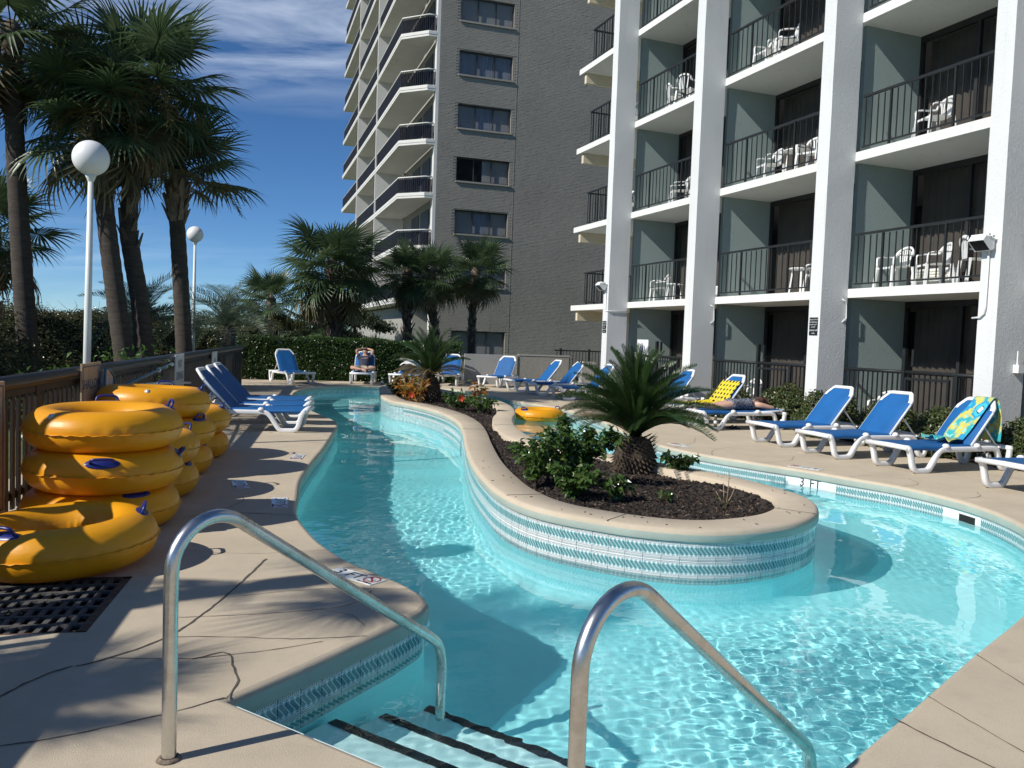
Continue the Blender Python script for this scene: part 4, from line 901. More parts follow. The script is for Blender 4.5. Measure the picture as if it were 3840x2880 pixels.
fl = swim_tube(0.66, 19.5, -0.13, 'yellow tube floating on the channel behind the island', 0.0, hands=(-2.35, 0.5), group=None); caustic(fl.children[0])

# ------------------------------------------------------------------ sun loungers
M_resin = mat('white resin', (0.78, 0.79, 0.79), 0.38, 0.04, 5); M_sling = mat('blue sling', (0.004, 0.098, 0.30), 0.62, 0.10, 3, 0.25, 160, rnd=0.08)
SEC = [(-0.025, -0.036), (0.025, -0.036), (0.033, -0.022), (0.033, 0.022), (0.025, 0.036), (-0.025, 0.036), (-0.033, 0.022), (-0.033, -0.022)]
lounge_cache = {}
def lounger_parts(ang):
    if ang in lounge_cache: return lounge_cache[ang]
    P = {}
    prof = [(0.01, 0.355), (0.055, 0.33), (0.10, 0.22), (0.135, 0.09), (0.18, 0.038), (0.24, 0.032), (0.37, 0.032), (0.43, 0.05), (0.50, 0.15), (0.58, 0.27), (0.65, 0.318), (0.75, 0.322), (1.2, 0.322), (1.62, 0.322), (1.70, 0.28), (1.75, 0.14), (1.80, 0.045), (1.85, 0.032), (1.90, 0.04), (1.935, 0.15), (1.955, 0.29), (1.95, 0.335)]
    for nm, y in (('side_frame', -0.335), ('side_frame2', 0.335)):
        q = MB(); q.tube(crspline([(x, y, z) for x, z in prof], 0.04), [1.0] * 200, sec=SEC, sm=False) if False else None
        L = crspline([(x, y, z) for x, z in prof], 0.045); q.tube(L, 1.0, sec=[(a * 1.0, b) for a, b in SEC], sm=True)
        for hx in (0.72, 1.30): q.lathe([(0.0, 0.0), (0.055, 0.0), (0.05, 0.03), (0.03, 0.052), (0.0, 0.058)][::-1], 14, (hx, y, 0.345))
        P[nm] = q.mesh('side_frame', M_resin)
    q = MB(); q.tube([(0.01, -0.365, 0.352), (0.012, 0, 0.358), (0.01, 0.365, 0.352)], 1.0, sec=[(-0.04, -0.03), (0.045, -0.03), (0.05, 0.02), (0.03, 0.032), (-0.03, 0.032), (-0.045, 0.01)], sm=True); P['foot_bar'] = q.mesh('foot_bar', M_resin)
    q = MB(); q.tube([(1.95, -0.365, 0.33), (1.95, 0.365, 0.33)], 1.0, sec=[(-0.035, -0.028), (0.035, -0.028), (0.04, 0.02), (0.03, 0.03), (-0.03, 0.03), (-0.04, 0.02)], sm=True); P['mid_bar'] = MB().bar((0.74, -0.31, 0.30), (0.74, 0.31, 0.30), 0.05, 0.035).mesh('mid_bar', M_resin); P['cross_bar'] = q.mesh('cross_bar', M_resin)
    cs = [(-0.325, -0.040), (-0.348, -0.018), (-0.345, 0.012), (-0.315, 0.030), (-0.16, 0.024), (0, 0.020), (0.16, 0.024), (0.315, 0.030), (0.345, 0.012), (0.348, -0.018), (0.325, -0.040)]
    q = MB(); q.grid([[(x, y * (1.0 if x > 0.10 else 0.94), z + 0.352 - (0.006 if 0.4 < x < 1.0 else 0)) for y, z in cs] for x in (0.045, 0.06, 0.12, 0.3, 0.5, 0.7, 0.9, 1.08, 1.16, 1.19)]); P['sling_seat'] = q.mesh('sling_seat', M_sling)
    # backrest in its own frame: x up along the back from the hinge
    c_, s_ = math.cos(rad(ang)), math.sin(rad(ang)); m = Matrix(((c_, 0, -s_, 1.19), (0, 1, 0, 0), (s_, 0, c_, 0.345), (0, 0, 0, 1)))
    q = MB(); q.M = m; rows = []
    for x in (0.0, 0.03, 0.15, 0.3, 0.45, 0.6, 0.645): rows.append([(x, y * 0.955, z) for y, z in cs])
    q.grid(rows); wv = [0.30, 0.27, 0.245]
    q.grid([[(x, y * w / 0.30, 0.022) for y in (-0.30, -0.15, 0, 0.15, 0.30)] for x, w in ((0.645, 0.30), (0.70, 0.265), (0.765, 0.225), (0.80, 0.205))]); P['sling_back'] = q.mesh('sling_back', M_sling)
    q = MB(); q.M = m; q.tube([(0.0, -0.305, -0.004), (0.62, -0.305, -0.004), (0.70, -0.295, 0.0), (0.83, -0.215, 0.004), (0.845, -0.19, 0.004), (0.845, 0.19, 0.004), (0.83, 0.215, 0.004), (0.70, 0.295, 0.0), (0.62, 0.305, -0.004), (0.0, 0.305, -0.004)], 1.0, sec=[(-0.022, -0.022), (0.022, -0.022), (0.030, 0.0), (0.022, 0.022), (-0.022, 0.022), (-0.030, 0.0)], sm=True)
    for sg in (-1, 1): q.add([(0.63, sg * 0.31, 0.026), (0.72, sg * 0.295, 0.028), (0.835, sg * 0.21, 0.026), (0.80, sg * 0.195, 0.024), (0.70, sg * 0.255, 0.024), (0.645, sg * 0.27, 0.024)], [(0, 1, 2, 3, 4, 5)])
    P['back_frame'] = q.mesh('back_frame', M_resin)
    q = MB()
    if ang > 8:
        for sg in (-1, 1): p = m @ Vector((0.42, sg * 0.27, -0.02)); q.tube([tuple(p), (min(1.86, p.x + 0.20 + 0.1), sg * 0.27, 0.335)], 0.013, 6)
        q.bar((1.80, -0.30, 0.335), (1.80, 0.30, 0.335), 0.03, 0.025)
    else: q.bar((1.55, -0.30, 0.325), (1.55, 0.30, 0.325), 0.03, 0.025)
    P['back_prop'] = q.mesh('back_prop', M_resin); lounge_cache[ang] = P; return P
LG = 'blue and white sun loungers round the pool'
def lounger(fx_, fy_, head, label, ang=52):
    """(fx_, fy_) ground point under the front legs, head = direction towards the head end"""
    h = Vector((head[0], head[1], 0)).normalized(); m = frame(Vector((fx_, fy_, 0.002)) - h * 0.30, h)
    e = empty('sun_lounger', mtx=m); tag(e, label, 'sun lounger', LG)
    P = lounger_parts(ang)
    for k in ('side_frame', 'side_frame2', 'foot_bar', 'cross_bar', 'mid_bar', 'sling_seat'): obj(k.rstrip('2'), P[k], e)
    b = obj('backrest', P['sling_back'], e); obj('back_frame', P['back_frame'], b); obj('back_prop', P['back_prop'], b); return e
NH = (0.936, 0.353)
lounger(-3.66, 13.72, (-0.99, -0.12), 'nearest of the three blue loungers side by side at the left fence', 48)
lounger(-3.91, 14.82, (-0.99, -0.13), 'middle one of the three blue loungers side by side at the left fence', 48)
lounger(-4.17, 15.92, (-0.99, -0.14), 'farthest of the three blue loungers side by side at the left fence', 48)
lounger(-6.62, 25.9, (-0.62, 0.79), 'empty blue lounger turned sideways in front of the clipped hedge at the far left', 54)
LM = lounger(-4.90, 26.95, (-0.10, 1), 'blue lounger with the man in a cap sitting on it', 52)
LT = lounger(-3.62, 27.1, (0.12, 1), 'low reclined blue lounger holding a dark bag, left of the far sago palm', 30)
lounger(-2.18, 27.7, (0.05, 1), 'blue lounger half hidden behind the far sago palm', 52)
lounger(-0.72, 27.75, (0.42, 0.91), 'blue lounger turned towards the pool in front of the low grey wall', 52)
lounger(0.16, 26.1, (0.92, 0.39), 'blue lounger right of the one by the low wall, end of the far right row', 50)
lounger(0.78, 24.88, (0.92, 0.39), 'second blue lounger of the far right row, partly behind the big sago palm', 50)
lounger(1.47, 23.2, (0.936, 0.353), 'blue lounger of the far right row mostly hidden by the big sago palm', 50)
lounger(3.10, 20.15, NH, 'blue lounger whose raised back shows just right of the big sago palm', 52)
LY = lounger(3.62, 17.55, NH, 'blue lounger draped with a yellow and black checked towel', 52)
LW = lounger(3.86, 16.42, NH, 'flat blue lounger with the woman lying on it', 3)
lounger(4.51, 14.08, NH, 'first of the three empty-looking blue loungers at the right, left of the pair', 50)
lounger(4.93, 12.80, NH, 'second of the three blue loungers at the right, the middle one', 50)
LF = lounger(5.54, 11.62, NH, 'blue lounger with a turquoise flowered towel over its back', 50)
lounger(6.20, 9.98, NH, 'blue lounger cut off by the right edge of the photo', 50)

# ------------------------------------------------------------------ stacking plastic chairs and tables
M_plast = mat('white plastic', (0.76, 0.77, 0.76), 0.4, 0.04, 6)
def chair_meshes():
    s = MB(); s.grid([[(x, y, 0.43 + 0.018 * ((x / 0.22) ** 2) - 0.02 * (y > 0.15)) for x in (-0.23, -0.15, -0.05, 0.05, 0.15, 0.23)] for y in (0.24, 0.16, 0.05, -0.06, -0.17, -0.21)]); s.add([(-0.23, 0.24, 0.43), (0.23, 0.24, 0.43), (0.23, 0.24, 0.39), (-0.23, 0.24, 0.39)], [(0, 1, 2, 3)])
    b = MB(); arc = [(-0.25, -0.19, 0.66), (-0.23, -0.22, 0.74), (-0.14, -0.255, 0.81), (0, -0.268, 0.835), (0.14, -0.255, 0.81), (0.23, -0.22, 0.74), (0.25, -0.19, 0.66)]; b.tube(crspline(arc, 0.05), 1.0, sec=[(-0.016, -0.03), (0.016, -0.03), (0.018, 0.03), (-0.018, 0.03)], sm=True)
    sl = []
    for x in (-0.15, -0.09, -0.03, 0.03, 0.09, 0.15): q = MB(); q.bar((x * 0.8, -0.215, 0.45), (x * 1.12, -0.25 + 0.02 * abs(x) / 0.15, 0.80 - 0.05 * (abs(x) / 0.15) ** 2), 0.034, 0.010, up=(0, 1, 0)); sl.append(q.mesh('slat', M_plast))
    legs = []
    for sx, fr in ((-1, 1), (1, 1), (-1, 0), (1, 0)):
        q = MB(); q.bar((sx * 0.27, 0.27 if fr else -0.27, 0.0), (sx * 0.235, 0.23 if fr else -0.215, 0.44), 0.05, 0.045, up=(0, 1, 0)); legs.append(q.mesh('leg', M_plast))
    arms = []
    for sx in (-1, 1): q = MB(); q.tube(crspline([(sx * 0.25, -0.19, 0.66), (sx * 0.275, 0.0, 0.655), (sx * 0.275, 0.17, 0.64), (sx * 0.26, 0.235, 0.60), (sx * 0.245, 0.235, 0.43)], 0.05), 1.0, sec=[(-0.026, -0.012), (0.026, -0.012), (0.026, 0.012), (-0.026, 0.012)], sm=True); arms.append(q.mesh('armrest', M_plast))
    return s.mesh('seat', M_plast), b.mesh('back_rim', M_plast), sl, legs, arms
CH = chair_meshes()
CG = 'white plastic chairs on the balconies and patios'
def chair(s, n, z, face, label):
    """face: degrees turned away from looking straight out over the pool"""
    e = empty('plastic_chair', mtx=hm(s, n, z) @ Matrix.Rotation(rad(face), 4, 'Z')); tag(e, label, 'chair', CG)
    obj('seat', CH[0], e); b = obj('backrest', CH[1], e)
    for m in CH[2]: obj('slat', m, b)
    for m in CH[3]: obj('leg', m, e)
    for m in CH[4]: obj('armrest', m, e)
tb = MB(); tb.lathe([(0, 0.66), (0.30, 0.66), (0.32, 0.64), (0.30, 0.63), (0, 0.63)], 20); TABLE = tb.mesh('table_top', M_plast)
TL = []
for a in range(4): q = MB(); q.bar((0.20 * math.cos(a * PI / 2 + 0.7), 0.20 * math.sin(a * PI / 2 + 0.7), 0.64), (0.27 * math.cos(a * PI / 2 + 0.7), 0.27 * math.sin(a * PI / 2 + 0.7), 0.0), 0.04, 0.035); TL.append(q.mesh('leg', M_plast))
def table(s, n, z, label, sc=1.0):
    e = empty('plastic_table', mtx=hm(s, n, z) @ Matrix.Scale(sc, 4)); tag(e, label, 'table', 'white plastic tables on the balconies'); obj('table_top', TABLE, e)
    for m in TL: obj('leg', m, e)
def ac(s, z, label):
    e = empty('air_conditioner', mtx=hm(s, -1.46, z)); tag(e, label, 'air conditioner', 'air conditioners on the balconies')
    MB().box((0, 0, 0.22), (0.95, 0.26, 0.44)).build('casing', M_lampw, e)
    g = MB().bar((-0.44, 0.135, 0), (0.44, 0.135, 0), 0.02, 0.022).mesh('louver', mat('louver', (0.60, 0.56, 0.45), 0.5, 0.1)) if 'louver' not in bpy.data.meshes else bpy.data.meshes['louver']
    for k in range(7): obj('louver', g, e, (0, 0, 0.06 + k * 0.055))
Z1, Z2, Z3 = (FZ[k] + TH + 0.002 for k in range(3))
chair(3.55, -0.62, Z1, 8, 'left white chair on the first balcony above the three right loungers'); chair(4.42, -0.70, Z1, 24, 'middle white chair on the first balcony above the three right loungers'); chair(5.50, -0.55, Z1, -150, 'white chair seen from behind on the first balcony beside the floodlight')
ac(3.75, Z1, 'louvered air conditioner behind the chairs on the first balcony, right bay')
chair(-5.72, -0.75, Z1, 45, 'white chair on the first balcony of the far bay'); table(-4.85, -0.70, Z1, 'small white table on the first balcony of the far bay', 0.8); ac(-3.9, Z1, 'louvered air conditioner on the first balcony of the far bay')
table(0.55, -0.80, Z1, 'white table on the first balcony of the middle bay', 0.95); chair(1.25, -0.75, Z1, 60, 'white chair beside the table on the first balcony of the middle bay')
chair(-4.62, -0.6, Z2, 20, 'white chair on the second balcony of the far bay')
chair(-0.55, -0.60, Z2, 10, 'left white chair on the second balcony of the middle bay'); chair(0.95, -0.60, Z2, -20, 'right white chair on the second balcony of the middle bay'); table(0.25, -0.75, Z2, 'white table between two chairs on the second balcony of the middle bay')
chair(4.32, -0.60, Z2, 15, 'white chair alone on the second balcony of the right bay')
chair(-5.05, -0.6, Z3, 200, 'left white chair on the third balcony of the far bay'); chair(-4.25, -0.5, Z3, 160, 'right white chair on the third balcony of the far bay')
chair(-0.75, -0.55, Z3, 0, 'left white chair on the third balcony of the middle bay'); chair(0.0, -0.50, Z3, 30, 'right white chair on the third balcony of the middle bay')
chair(-7.3, -0.6, Z2, 90, 'white chair on the corner balcony, second floor'); chair(-7.4, -0.6, Z3, 90, 'white chair on the corner balcony, third floor')
chair(-0.95, -0.60, 0.002, 0, 'white round-backed chair on the patio behind the yellow towel'); chair(3.55, -0.60, 0.002, -20, 'white round-backed chair on the patio behind the first right lounger')

# ------------------------------------------------------------------ low grey wall and the dark fence behind it
M_block = stucco('grey rendered wall', (0.30, 0.30, 0.29), 0.5, 10, 0.7)
lw = empty('low_wall', mtx=frame((-1.70, 29.38, -0.05), (0.98, 0.19, 0))); tag(lw, 'low grey rendered wall behind the far loungers', 'wall')
MB().box((0.95, 0.1, 0.54), (1.9, 0.2, 1.14)).build('wall_panel', M_block, lw); MB().box((2.86, 0.14, 0.54), (1.9, 0.2, 1.14)).build('wall_panel', stucco('stained render', (0.24, 0.235, 0.21), 0.6, 9, 0.9), lw); MB().box((2.9, 0.14, 1.13), (1.9, 0.24, 0.05)).build('cap', M_block, lw)
lb = empty('wall_stub', mtx=frame((2.45, 29.6, -0.05), (0.98, 0.19, 0))); tag(lb, 'short concrete block post at the end of the low wall', 'post'); MB().box((0.2, 0, 0.44), (0.45, 0.4, 0.88)).build('stub', M_block, lb); MB().box((0.2, 0, 0.92), (0.52, 0.46, 0.09)).build('cap', M_block, lb)
df = empty('metal_fence', mtx=frame((1.55, 31.2, -0.05), (0.985, 0.17, 0))); tag(df, 'dark metal fence with a gate between the low wall and the hotel', 'fence')
for z in (1.32, 0.25): MB().bar((0, 0, z), (3.6, 0, z), 0.04, 0.05).build('rail', M_iron, df)
for x in (0.25, 1.35, 2.35): MB().box((x, 0, 0.7), (0.07, 0.07, 1.4 + (0.35 if x > 2 else 0))).build('post', M_iron, df)
db = MB().box((0, 0, 0.78), (0.02, 0.02, 1.1)).mesh('bar', M_iron)
for k in range(28): obj('bar', db, df, (0.1 + k * 0.125, 0, 0))

# water bottles
M_pet = glass_mat('clear bottle', (0.80, 0.86, 0.88), 0.55); M_cap = mat('white cap', (0.75, 0.76, 0.76), 0.4, 0.05)
def bottle(x, y, z, label):
    e = empty('water_bottle', (x, y, z)); tag(e, label, 'bottle', 'water bottles standing on the deck')
    MB().lathe([(0, 0), (0.034, 0.002), (0.034, 0.03), (0.031, 0.07), (0.034, 0.11), (0.034, 0.15), (0.026, 0.185), (0.013, 0.205), (0.013, 0.22)], 14).build('body', M_pet, e)
    MB().lathe([(0.015, 0.215), (0.015, 0.232), (0, 0.232)], 12).build('cap', M_cap, e)
    MB().lathe([(0.0345, 0.075), (0.0355, 0.08), (0.0355, 0.125), (0.0345, 0.13)], 14).build('label_band', M_cap, e)
bottle(-4.22, 26.85, 0.002, 'clear water bottle on the deck between the man and the bag lounger'); bottle(3.98, 16.05, 0.07, 'clear water bottle on the front leg of the woman\'s lounger')
# ------------------------------------------------------------------ leaves, fronds, palms
M_palm = leaf_mat('palm frond', (0.048, 0.085, 0.034), (0.105, 0.150, 0.070), 0.36, 0.30)
M_palmold = leaf_mat('tired frond', (0.10, 0.10, 0.042), (0.165, 0.135, 0.062), 0.5, 0.28)
M_dead = leaf_mat('dead frond', (0.13, 0.085, 0.045), (0.20, 0.14, 0.075), 0.7, 0.2)
M_trunk = mat('palm bark', (0.072, 0.058, 0.046), 0.95, 0.4, 6, 1.0, 40, vscale=(1, 1, 6), dirt=(0.034, 0.029, 0.024), ds=3)
M_boot = mat('leaf base', (0.15, 0.115, 0.085), 0.9, 0.4, 8, 0.5, 40, rnd=0.25)
M_fruit = leaf_mat('fruit stalk', (0.10, 0.085, 0.025), (0.16, 0.12, 0.035), 0.7, 0.2)

def fan_frond(seed, droop=0.45, spread=150, n=34, pet=0.85, blade=0.92):
    """sabal leaf: petiole, arched midrib and split segments with hanging tips"""
    r = random.Random(seed); q = MB(); q.tube(crspline([(0, 0, 0), (pet * 0.5, 0, 0.03), (pet, 0, 0.0), (pet + 0.30, 0, -0.09)], 0.2), [0.022, 0.020, 0.017, 0.016, 0.014, 0.012, 0.010, 0.008, 0.006, 0.006][:20] if False else 0.014, 4)
    for i in range(n):
        f = i / (n - 1) * 2 - 1; a = rad(spread) * f * (0.9 + 0.1 * abs(f)) + r.uniform(-0.03, 0.03); L = blade * (1 - 0.28 * abs(f) ** 1.5) * r.uniform(0.88, 1.06)
        k = (1 - abs(f)) ** 1.0; b0 = Vector((pet + 0.26 * k, 0, -0.07 * k)); d = Vector((math.cos(a), math.sin(a), 0.10 - 0.28 * abs(math.sin(a)) * 0.6)); d.normalize()
        dr = droop * r.uniform(0.6, 1.5); w = 0.030 * r.uniform(0.85, 1.15); side_ = Vector((-math.sin(a), math.cos(a), 0)); pts = []
        for t in (0.0, 0.35, 0.62, 0.84, 1.0):
            p = b0 + d * (L * t); p.z -= dr * (max(0, t - 0.25) ** 2.0) * L; p -= d * (0.10 * max(0, t - 0.6) * L * dr); pts.append(p)
        ws = [0.25, 1.0, 0.75, 0.36, 0.0]; vs = []; up = Vector((0, 0, 0.35))
        for p, ww in zip(pts[:-1], ws): vs += [p - side_ * w * ww + up * w * ww, p, p + side_ * w * ww + up * w * ww]
        vs.append(pts[-1]); fs = []
        for s in range(3): o = s * 3; fs += [(o, o + 1, o + 4, o + 3), (o + 1, o + 2, o + 5, o + 4)]
        fs += [(9, 10, 12), (10, 11, 12)]; q.add(vs, fs)
    return q
FAN = {}
for i in range(4): FAN['g', i] = fan_frond(10 + i, 0.28 + 0.16 * i).mesh('frond', M_palm)
for i in range(2): FAN['o', i] = fan_frond(20 + i, 0.75, 140, 30).mesh('frond', M_palmold); FAN['d', i] = fan_frond(30 + i, 1.0, 95, 22, 0.8, 0.75).mesh('dead_frond', M_dead)
def stalk_mesh(seed):
    r = random.Random(seed); V, F = [], []
    for i in range(150):
        t = r.random(); p = Vector((0.25 + 0.95 * t, 0, 0.12 - 0.75 * t * t)) ; d = Vector((r.uniform(-0.2, 0.6), r.uniform(-1, 1), r.uniform(-1.2, 0.1))).normalized() * r.uniform(0.10, 0.26); s = Vector((r.uniform(-1, 1), r.uniform(-1, 1), r.uniform(-1, 1))).normalized() * 0.010
        b = len(V); V += [p, p + s, p + d + s * 0.6, p + d - s * 0.6]; F.append((b, b + 1, b + 2, b + 3))
    return np_mesh('fruit_stalk', V, F, M_fruit)
STALK = [stalk_mesh(1), stalk_mesh(2)]
PG = 'cabbage palms round the pool'
def boots_mesh(path_pt, z0, z1, n, r0, seed, flare=1.0):
    r = random.Random(seed); q = MB()
    for i in range(n):
        z = z0 + (z1 - z0) * i / n; a = i * 2.39996 + r.uniform(-0.2, 0.2); c = path_pt(z); o = Vector((math.cos(a), math.sin(a), 0)); s = Vector((-math.sin(a), math.cos(a), 0)); L = r.uniform(0.20, 0.34) * flare; w = r.uniform(0.05, 0.075) * flare ** 0.5
        p0 = c + o * r0 * 0.8; tl = r.uniform(0.25, 0.6); p1 = p0 + o * L * tl + Vector((0, 0, L)); sk_ = s * r.uniform(-0.06, 0.06); th = o * 0.025
        q.add([p0 - s * w, p0 + s * w, p1 + s * w * 0.45 + sk_, p1 - s * w * 0.45 + sk_, p0 - s * w + th * 1.6, p0 + s * w + th * 1.6, p1 + s * w * 0.45 + sk_ + th * 0.5, p1 - s * w * 0.45 + sk_ + th * 0.5],
              [(4, 5, 6, 7), (0, 3, 2, 1), (0, 1, 5, 4), (1, 2, 6, 5), (2, 3, 7, 6), (3, 0, 4, 7)])
    return q
def fan_palm(path, r0, r1, label, sc=1.0, fronds=34, seed=0, boots=(0.7, 1.0, 40), dead=6, stalks=3, elo=-50, flare=1.0, group=PG, hide_base=False, up=82):
    """path: trunk points from the ground to the crown"""
    r = random.Random(seed); base = Vector(path[0]); e = empty('cabbage_palm', base); tag(e, label, 'palm tree', group)
    L = crspline([tuple(Vector(p) - base) for p in path], 0.10); n = len(L)
    rs = [(r0 + (r1 - r0) * min(1, i / n * 1.2)) * (1.0 + 0.35 * math.exp(-i * 0.10 / 0.25)) * (1 + 0.03 * math.sin(i * 2.1)) for i in range(n)]
    MB().tube(L, rs, 14).build('trunk', M_trunk, e)
    zt = L[-1].z
    def at_(z): t = min(max(z / zt, 0), 1) * (n - 1); i = int(t); return L[i].lerp(L[min(i + 1, n - 1)], t - i)
    if boots[2]: stuff(boots_mesh(at_, zt * boots[0], zt * boots[1], boots[2], r1, seed + 5, flare).build('leaf_bases', M_boot, e))
    top = L[-1]; nb = MB(); nb.sphere(top, r1 * 1.35, 10, 8, (1, 1, 1.6)); nb.build('crown_heart', M_boot, e)
    for i in range(fronds):
        t = (i + 0.5) / fronds; el = up + (elo - up) * t ** 0.85 + r.uniform(-8, 8); az = i * 137.5 + r.uniform(-14, 14); k = ('o', r.randrange(2)) if t > 0.84 else ('g', min(3, int(t * 3.4 + r.random() * 0.9)))
        s = sc * r.uniform(0.85, 1.08) * (0.8 if t < 0.08 else 1.0); m = Matrix.Translation(top + Vector((0, 0, (0.5 - t) * 0.30 * sc))) @ Matrix.Rotation(rad(az), 4, 'Z') @ Matrix.Rotation(-rad(el), 4, 'Y') @ Matrix.Rotation(r.uniform(-0.5, 0.5), 4, 'X') @ Matrix.Scale(s, 4)
        obj('frond', FAN[k], e, mtx=m)
    for i in range(dead):
        m = Matrix.Translation(top + Vector((0, 0, -0.12 * sc))) @ Matrix.Rotation(r.uniform(0, 6.28), 4, 'Z') @ Matrix.Rotation(rad(r.uniform(58, 80)), 4, 'Y') @ Matrix.Scale(sc * r.uniform(0.75, 1.0), 4); obj('dead_frond', FAN['d', i % 2], e, mtx=m)
    for i in range(stalks):
        m = Matrix.Translation(top) @ Matrix.Rotation(r.uniform(0, 6.28), 4, 'Z') @ Matrix.Scale(sc * r.uniform(0.9, 1.25), 4); obj('fruit_stalk', STALK[i % 2], e, mtx=m)
    return e
fan_palm([(-10.1, 17.4, -0.06), (-10.16, 17.4, 0.73), (-10.3, 17.4, 2.56), (-10.42, 17.4, 4.47), (-10.5, 17.4, 6.15), (-10.54, 17.4, 7.47)], 0.215, 0.175, 'tall cabbage palm at the far left, its crown cut by the top of the photo', 1.15, 26, 1, (0.86, 1.0, 16), 5, 2, -48)
fan_palm([(-8.34, 18.0, -0.06), (-8.45, 18.0, 0.97), (-8.64, 18.0, 2.26), (-8.83, 18.0, 3.65), (-8.94, 18.0, 4.64), (-9.07, 18.0, 6.09)], 0.215, 0.18, 'cabbage palm just right of the near globe lamp', 1.12, 27, 2, (0.76, 1.0, 22), 6, 10, -58)
fan_palm([(-8.16, 18.6, -0.06), (-8.27, 18.6, 1.06), (-8.41, 18.6, 2.31), (-8.56, 18.6, 3.13), (-8.66, 18.6, 3.94), (-8.52, 18.6, 5.43), (-8.34, 18.6, 6.81)], 0.205, 0.175, 'largest cabbage palm of the left group, with a booted trunk bending in the middle', 1.25, 34, 3, (0.50, 1.0, 46), 4, 13, -50)
fan_palm([(-7.82, 19.8, -0.06), (-7.87, 19.8, 1.28), (-7.97, 19.8, 2.83), (-8.05, 19.8, 3.91), (-8.09, 19.8, 4.47), (-8.04, 19.8, 5.21)], 0.195, 0.175, 'shorter cabbage palm at the right of the left group, frond hanging over the far lamp', 1.08, 22, 4, (0.79, 0.93, 60), 0, 2, -12, 1.35)
fan_palm([(-12.6, 20.0, -0.06), (-12.6, 20.0, 2.0), (-12.58, 20.0, 3.75)], 0.18, 0.15, 'cabbage palm half outside the left edge, behind the tall trunk', 1.0, 30, 5, (0.6, 1.0, 20), 4, 1)
fan_palm([(-6.72, 31, -0.06), (-6.70, 31, 1.53), (-6.64, 31, 2.65), (-6.75, 31, 3.51), (-6.86, 31, 4.0)], 0.24, 0.20, 'broad cabbage palm with a thick booted trunk behind the clipped hedge', 1.32, 44, 6, (0.30, 1.0, 120), 8, 2, -55, 1.5, up=66)
fan_palm([(-4.22, 33, -0.06), (-4.23, 33, 1.63), (-4.30, 33, 3.0), (-4.29, 33, 4.0)], 0.19, 0.16, 'left one of the three slim palms in front of the brick tower', 0.86, 30, 7, (0.30, 1.0, 70), 6, 0, -55, 1.0)
fan_palm([(-3.12, 33, -0.06), (-3.16, 33, 1.57), (-3.28, 33, 3.0), (-3.34, 33, 4.0)], 0.18, 0.15, 'middle one of the three slim palms in front of the brick tower', 0.90, 32, 8, (0.25, 1.0, 70), 6, 0, -58, 1.0)
fan_palm([(-1.78, 35, -0.06), (-1.77, 35, 1.13), (-1.76, 35, 3.0), (-1.66, 35, 4.4)], 0.18, 0.14, 'right one of the three slim palms, before the tower window', 0.98, 32, 9, (0.30, 1.0, 50), 5, 0, -50, 0.9)
fan_palm([(-11.0, 38, -0.06), (-11.0, 38, 1.5), (-11.15, 38, 2.9)], 0.22, 0.18, 'small cabbage palm far behind, left of the broad palm', 1.0, 34, 10, (0.2, 1.0, 50), 6, 0, -55)
fan_palm([(-8.9, 38, -0.06), (-8.95, 38, 1.0), (-9.0, 38, 1.9)], 0.2, 0.16, 'low bushy palm far behind, under the broad palm', 0.85, 30, 12, (0.2, 1.0, 30), 4, 0, -45)
fan_palm([(-6.6, 2.15, -0.06), (-6.65, 2.15, 2.5), (-6.55, 2.15, 4.55)], 0.13, 0.11, 'slim young cabbage palm outside the left edge whose fronds shade the deck', 0.66, 6, 13, (0.6, 1.0, 10), 0, 0, -10)
fan_palm([(-7.85, 0.05, -0.06), (-7.9, 0.05, 2.0), (-7.85, 0.05, 4.45)], 0.17, 0.15, 'dense cabbage palm added unseen outside the left edge to shade the near corner of the deck', 0.54, 34, 14, (0.6, 1.0, 20), 4, 1)  # added for its shadow, standing in for an unidentified caster

# pinnate fronds: pindo palms behind, sago palms on the island
def pinnate(seed, L, arch, n, ll, w, m, name, vee=0.5, droop=0.25, stiff=False, tip=None, tw=0.0):
    r = random.Random(seed); q = MB(); P = []
    for i in range(9): t = i / 8; P.append(Vector((L * t * (1 - 0.12 * arch * t), 0, L * (0.18 * math.sin(t * PI * 0.55) - arch * 0.42 * t * t))))
    q.tube([tuple(p) for p in P], [0.016 * (1 - 0.85 * i / 8) * (1 if not stiff else 0.7) for i in range(9)], 4)
    for i in range(n):
        t = 0.10 + 0.89 * (i + 0.5) / n; x = t * 8; k = min(7, int(x)); p = P[k].lerp(P[k + 1], x - k); d = (P[k + 1] - P[k]).normalized()
        l = ll * math.sin(PI * min(1, 0.12 + 0.86 * t)) ** 0.6 * r.uniform(0.9, 1.08)
        for sg in (-1, 1):
            a = rad(62 - 30 * t); s = (d * math.cos(a) + Vector((0, sg, 0)) * math.sin(a)); s = (s + Vector((0, 0, vee + r.uniform(-0.08, 0.08)))).normalized(); e = p + s * l; e.z -= droop * l * r.uniform(0.6, 1.4); mid = p + s * l * 0.55
            wv = d * w; q.add([p - wv * 0.6, p + wv * 0.6, mid + wv, e, mid - wv], [(0, 1, 2, 4), (4, 2, 3)])
    return q.mesh(name, m)
M_pindo = leaf_mat('pindo leaflet', (0.085, 0.125, 0.085), (0.13, 0.165, 0.10), 0.5, 0.25)
PIN = [pinnate(40 + i, 1.9, 1.1 + 0.35 * i, 34, 0.52, 0.013, M_pindo, 'frond', 0.55, 0.20) for i in range(3)]
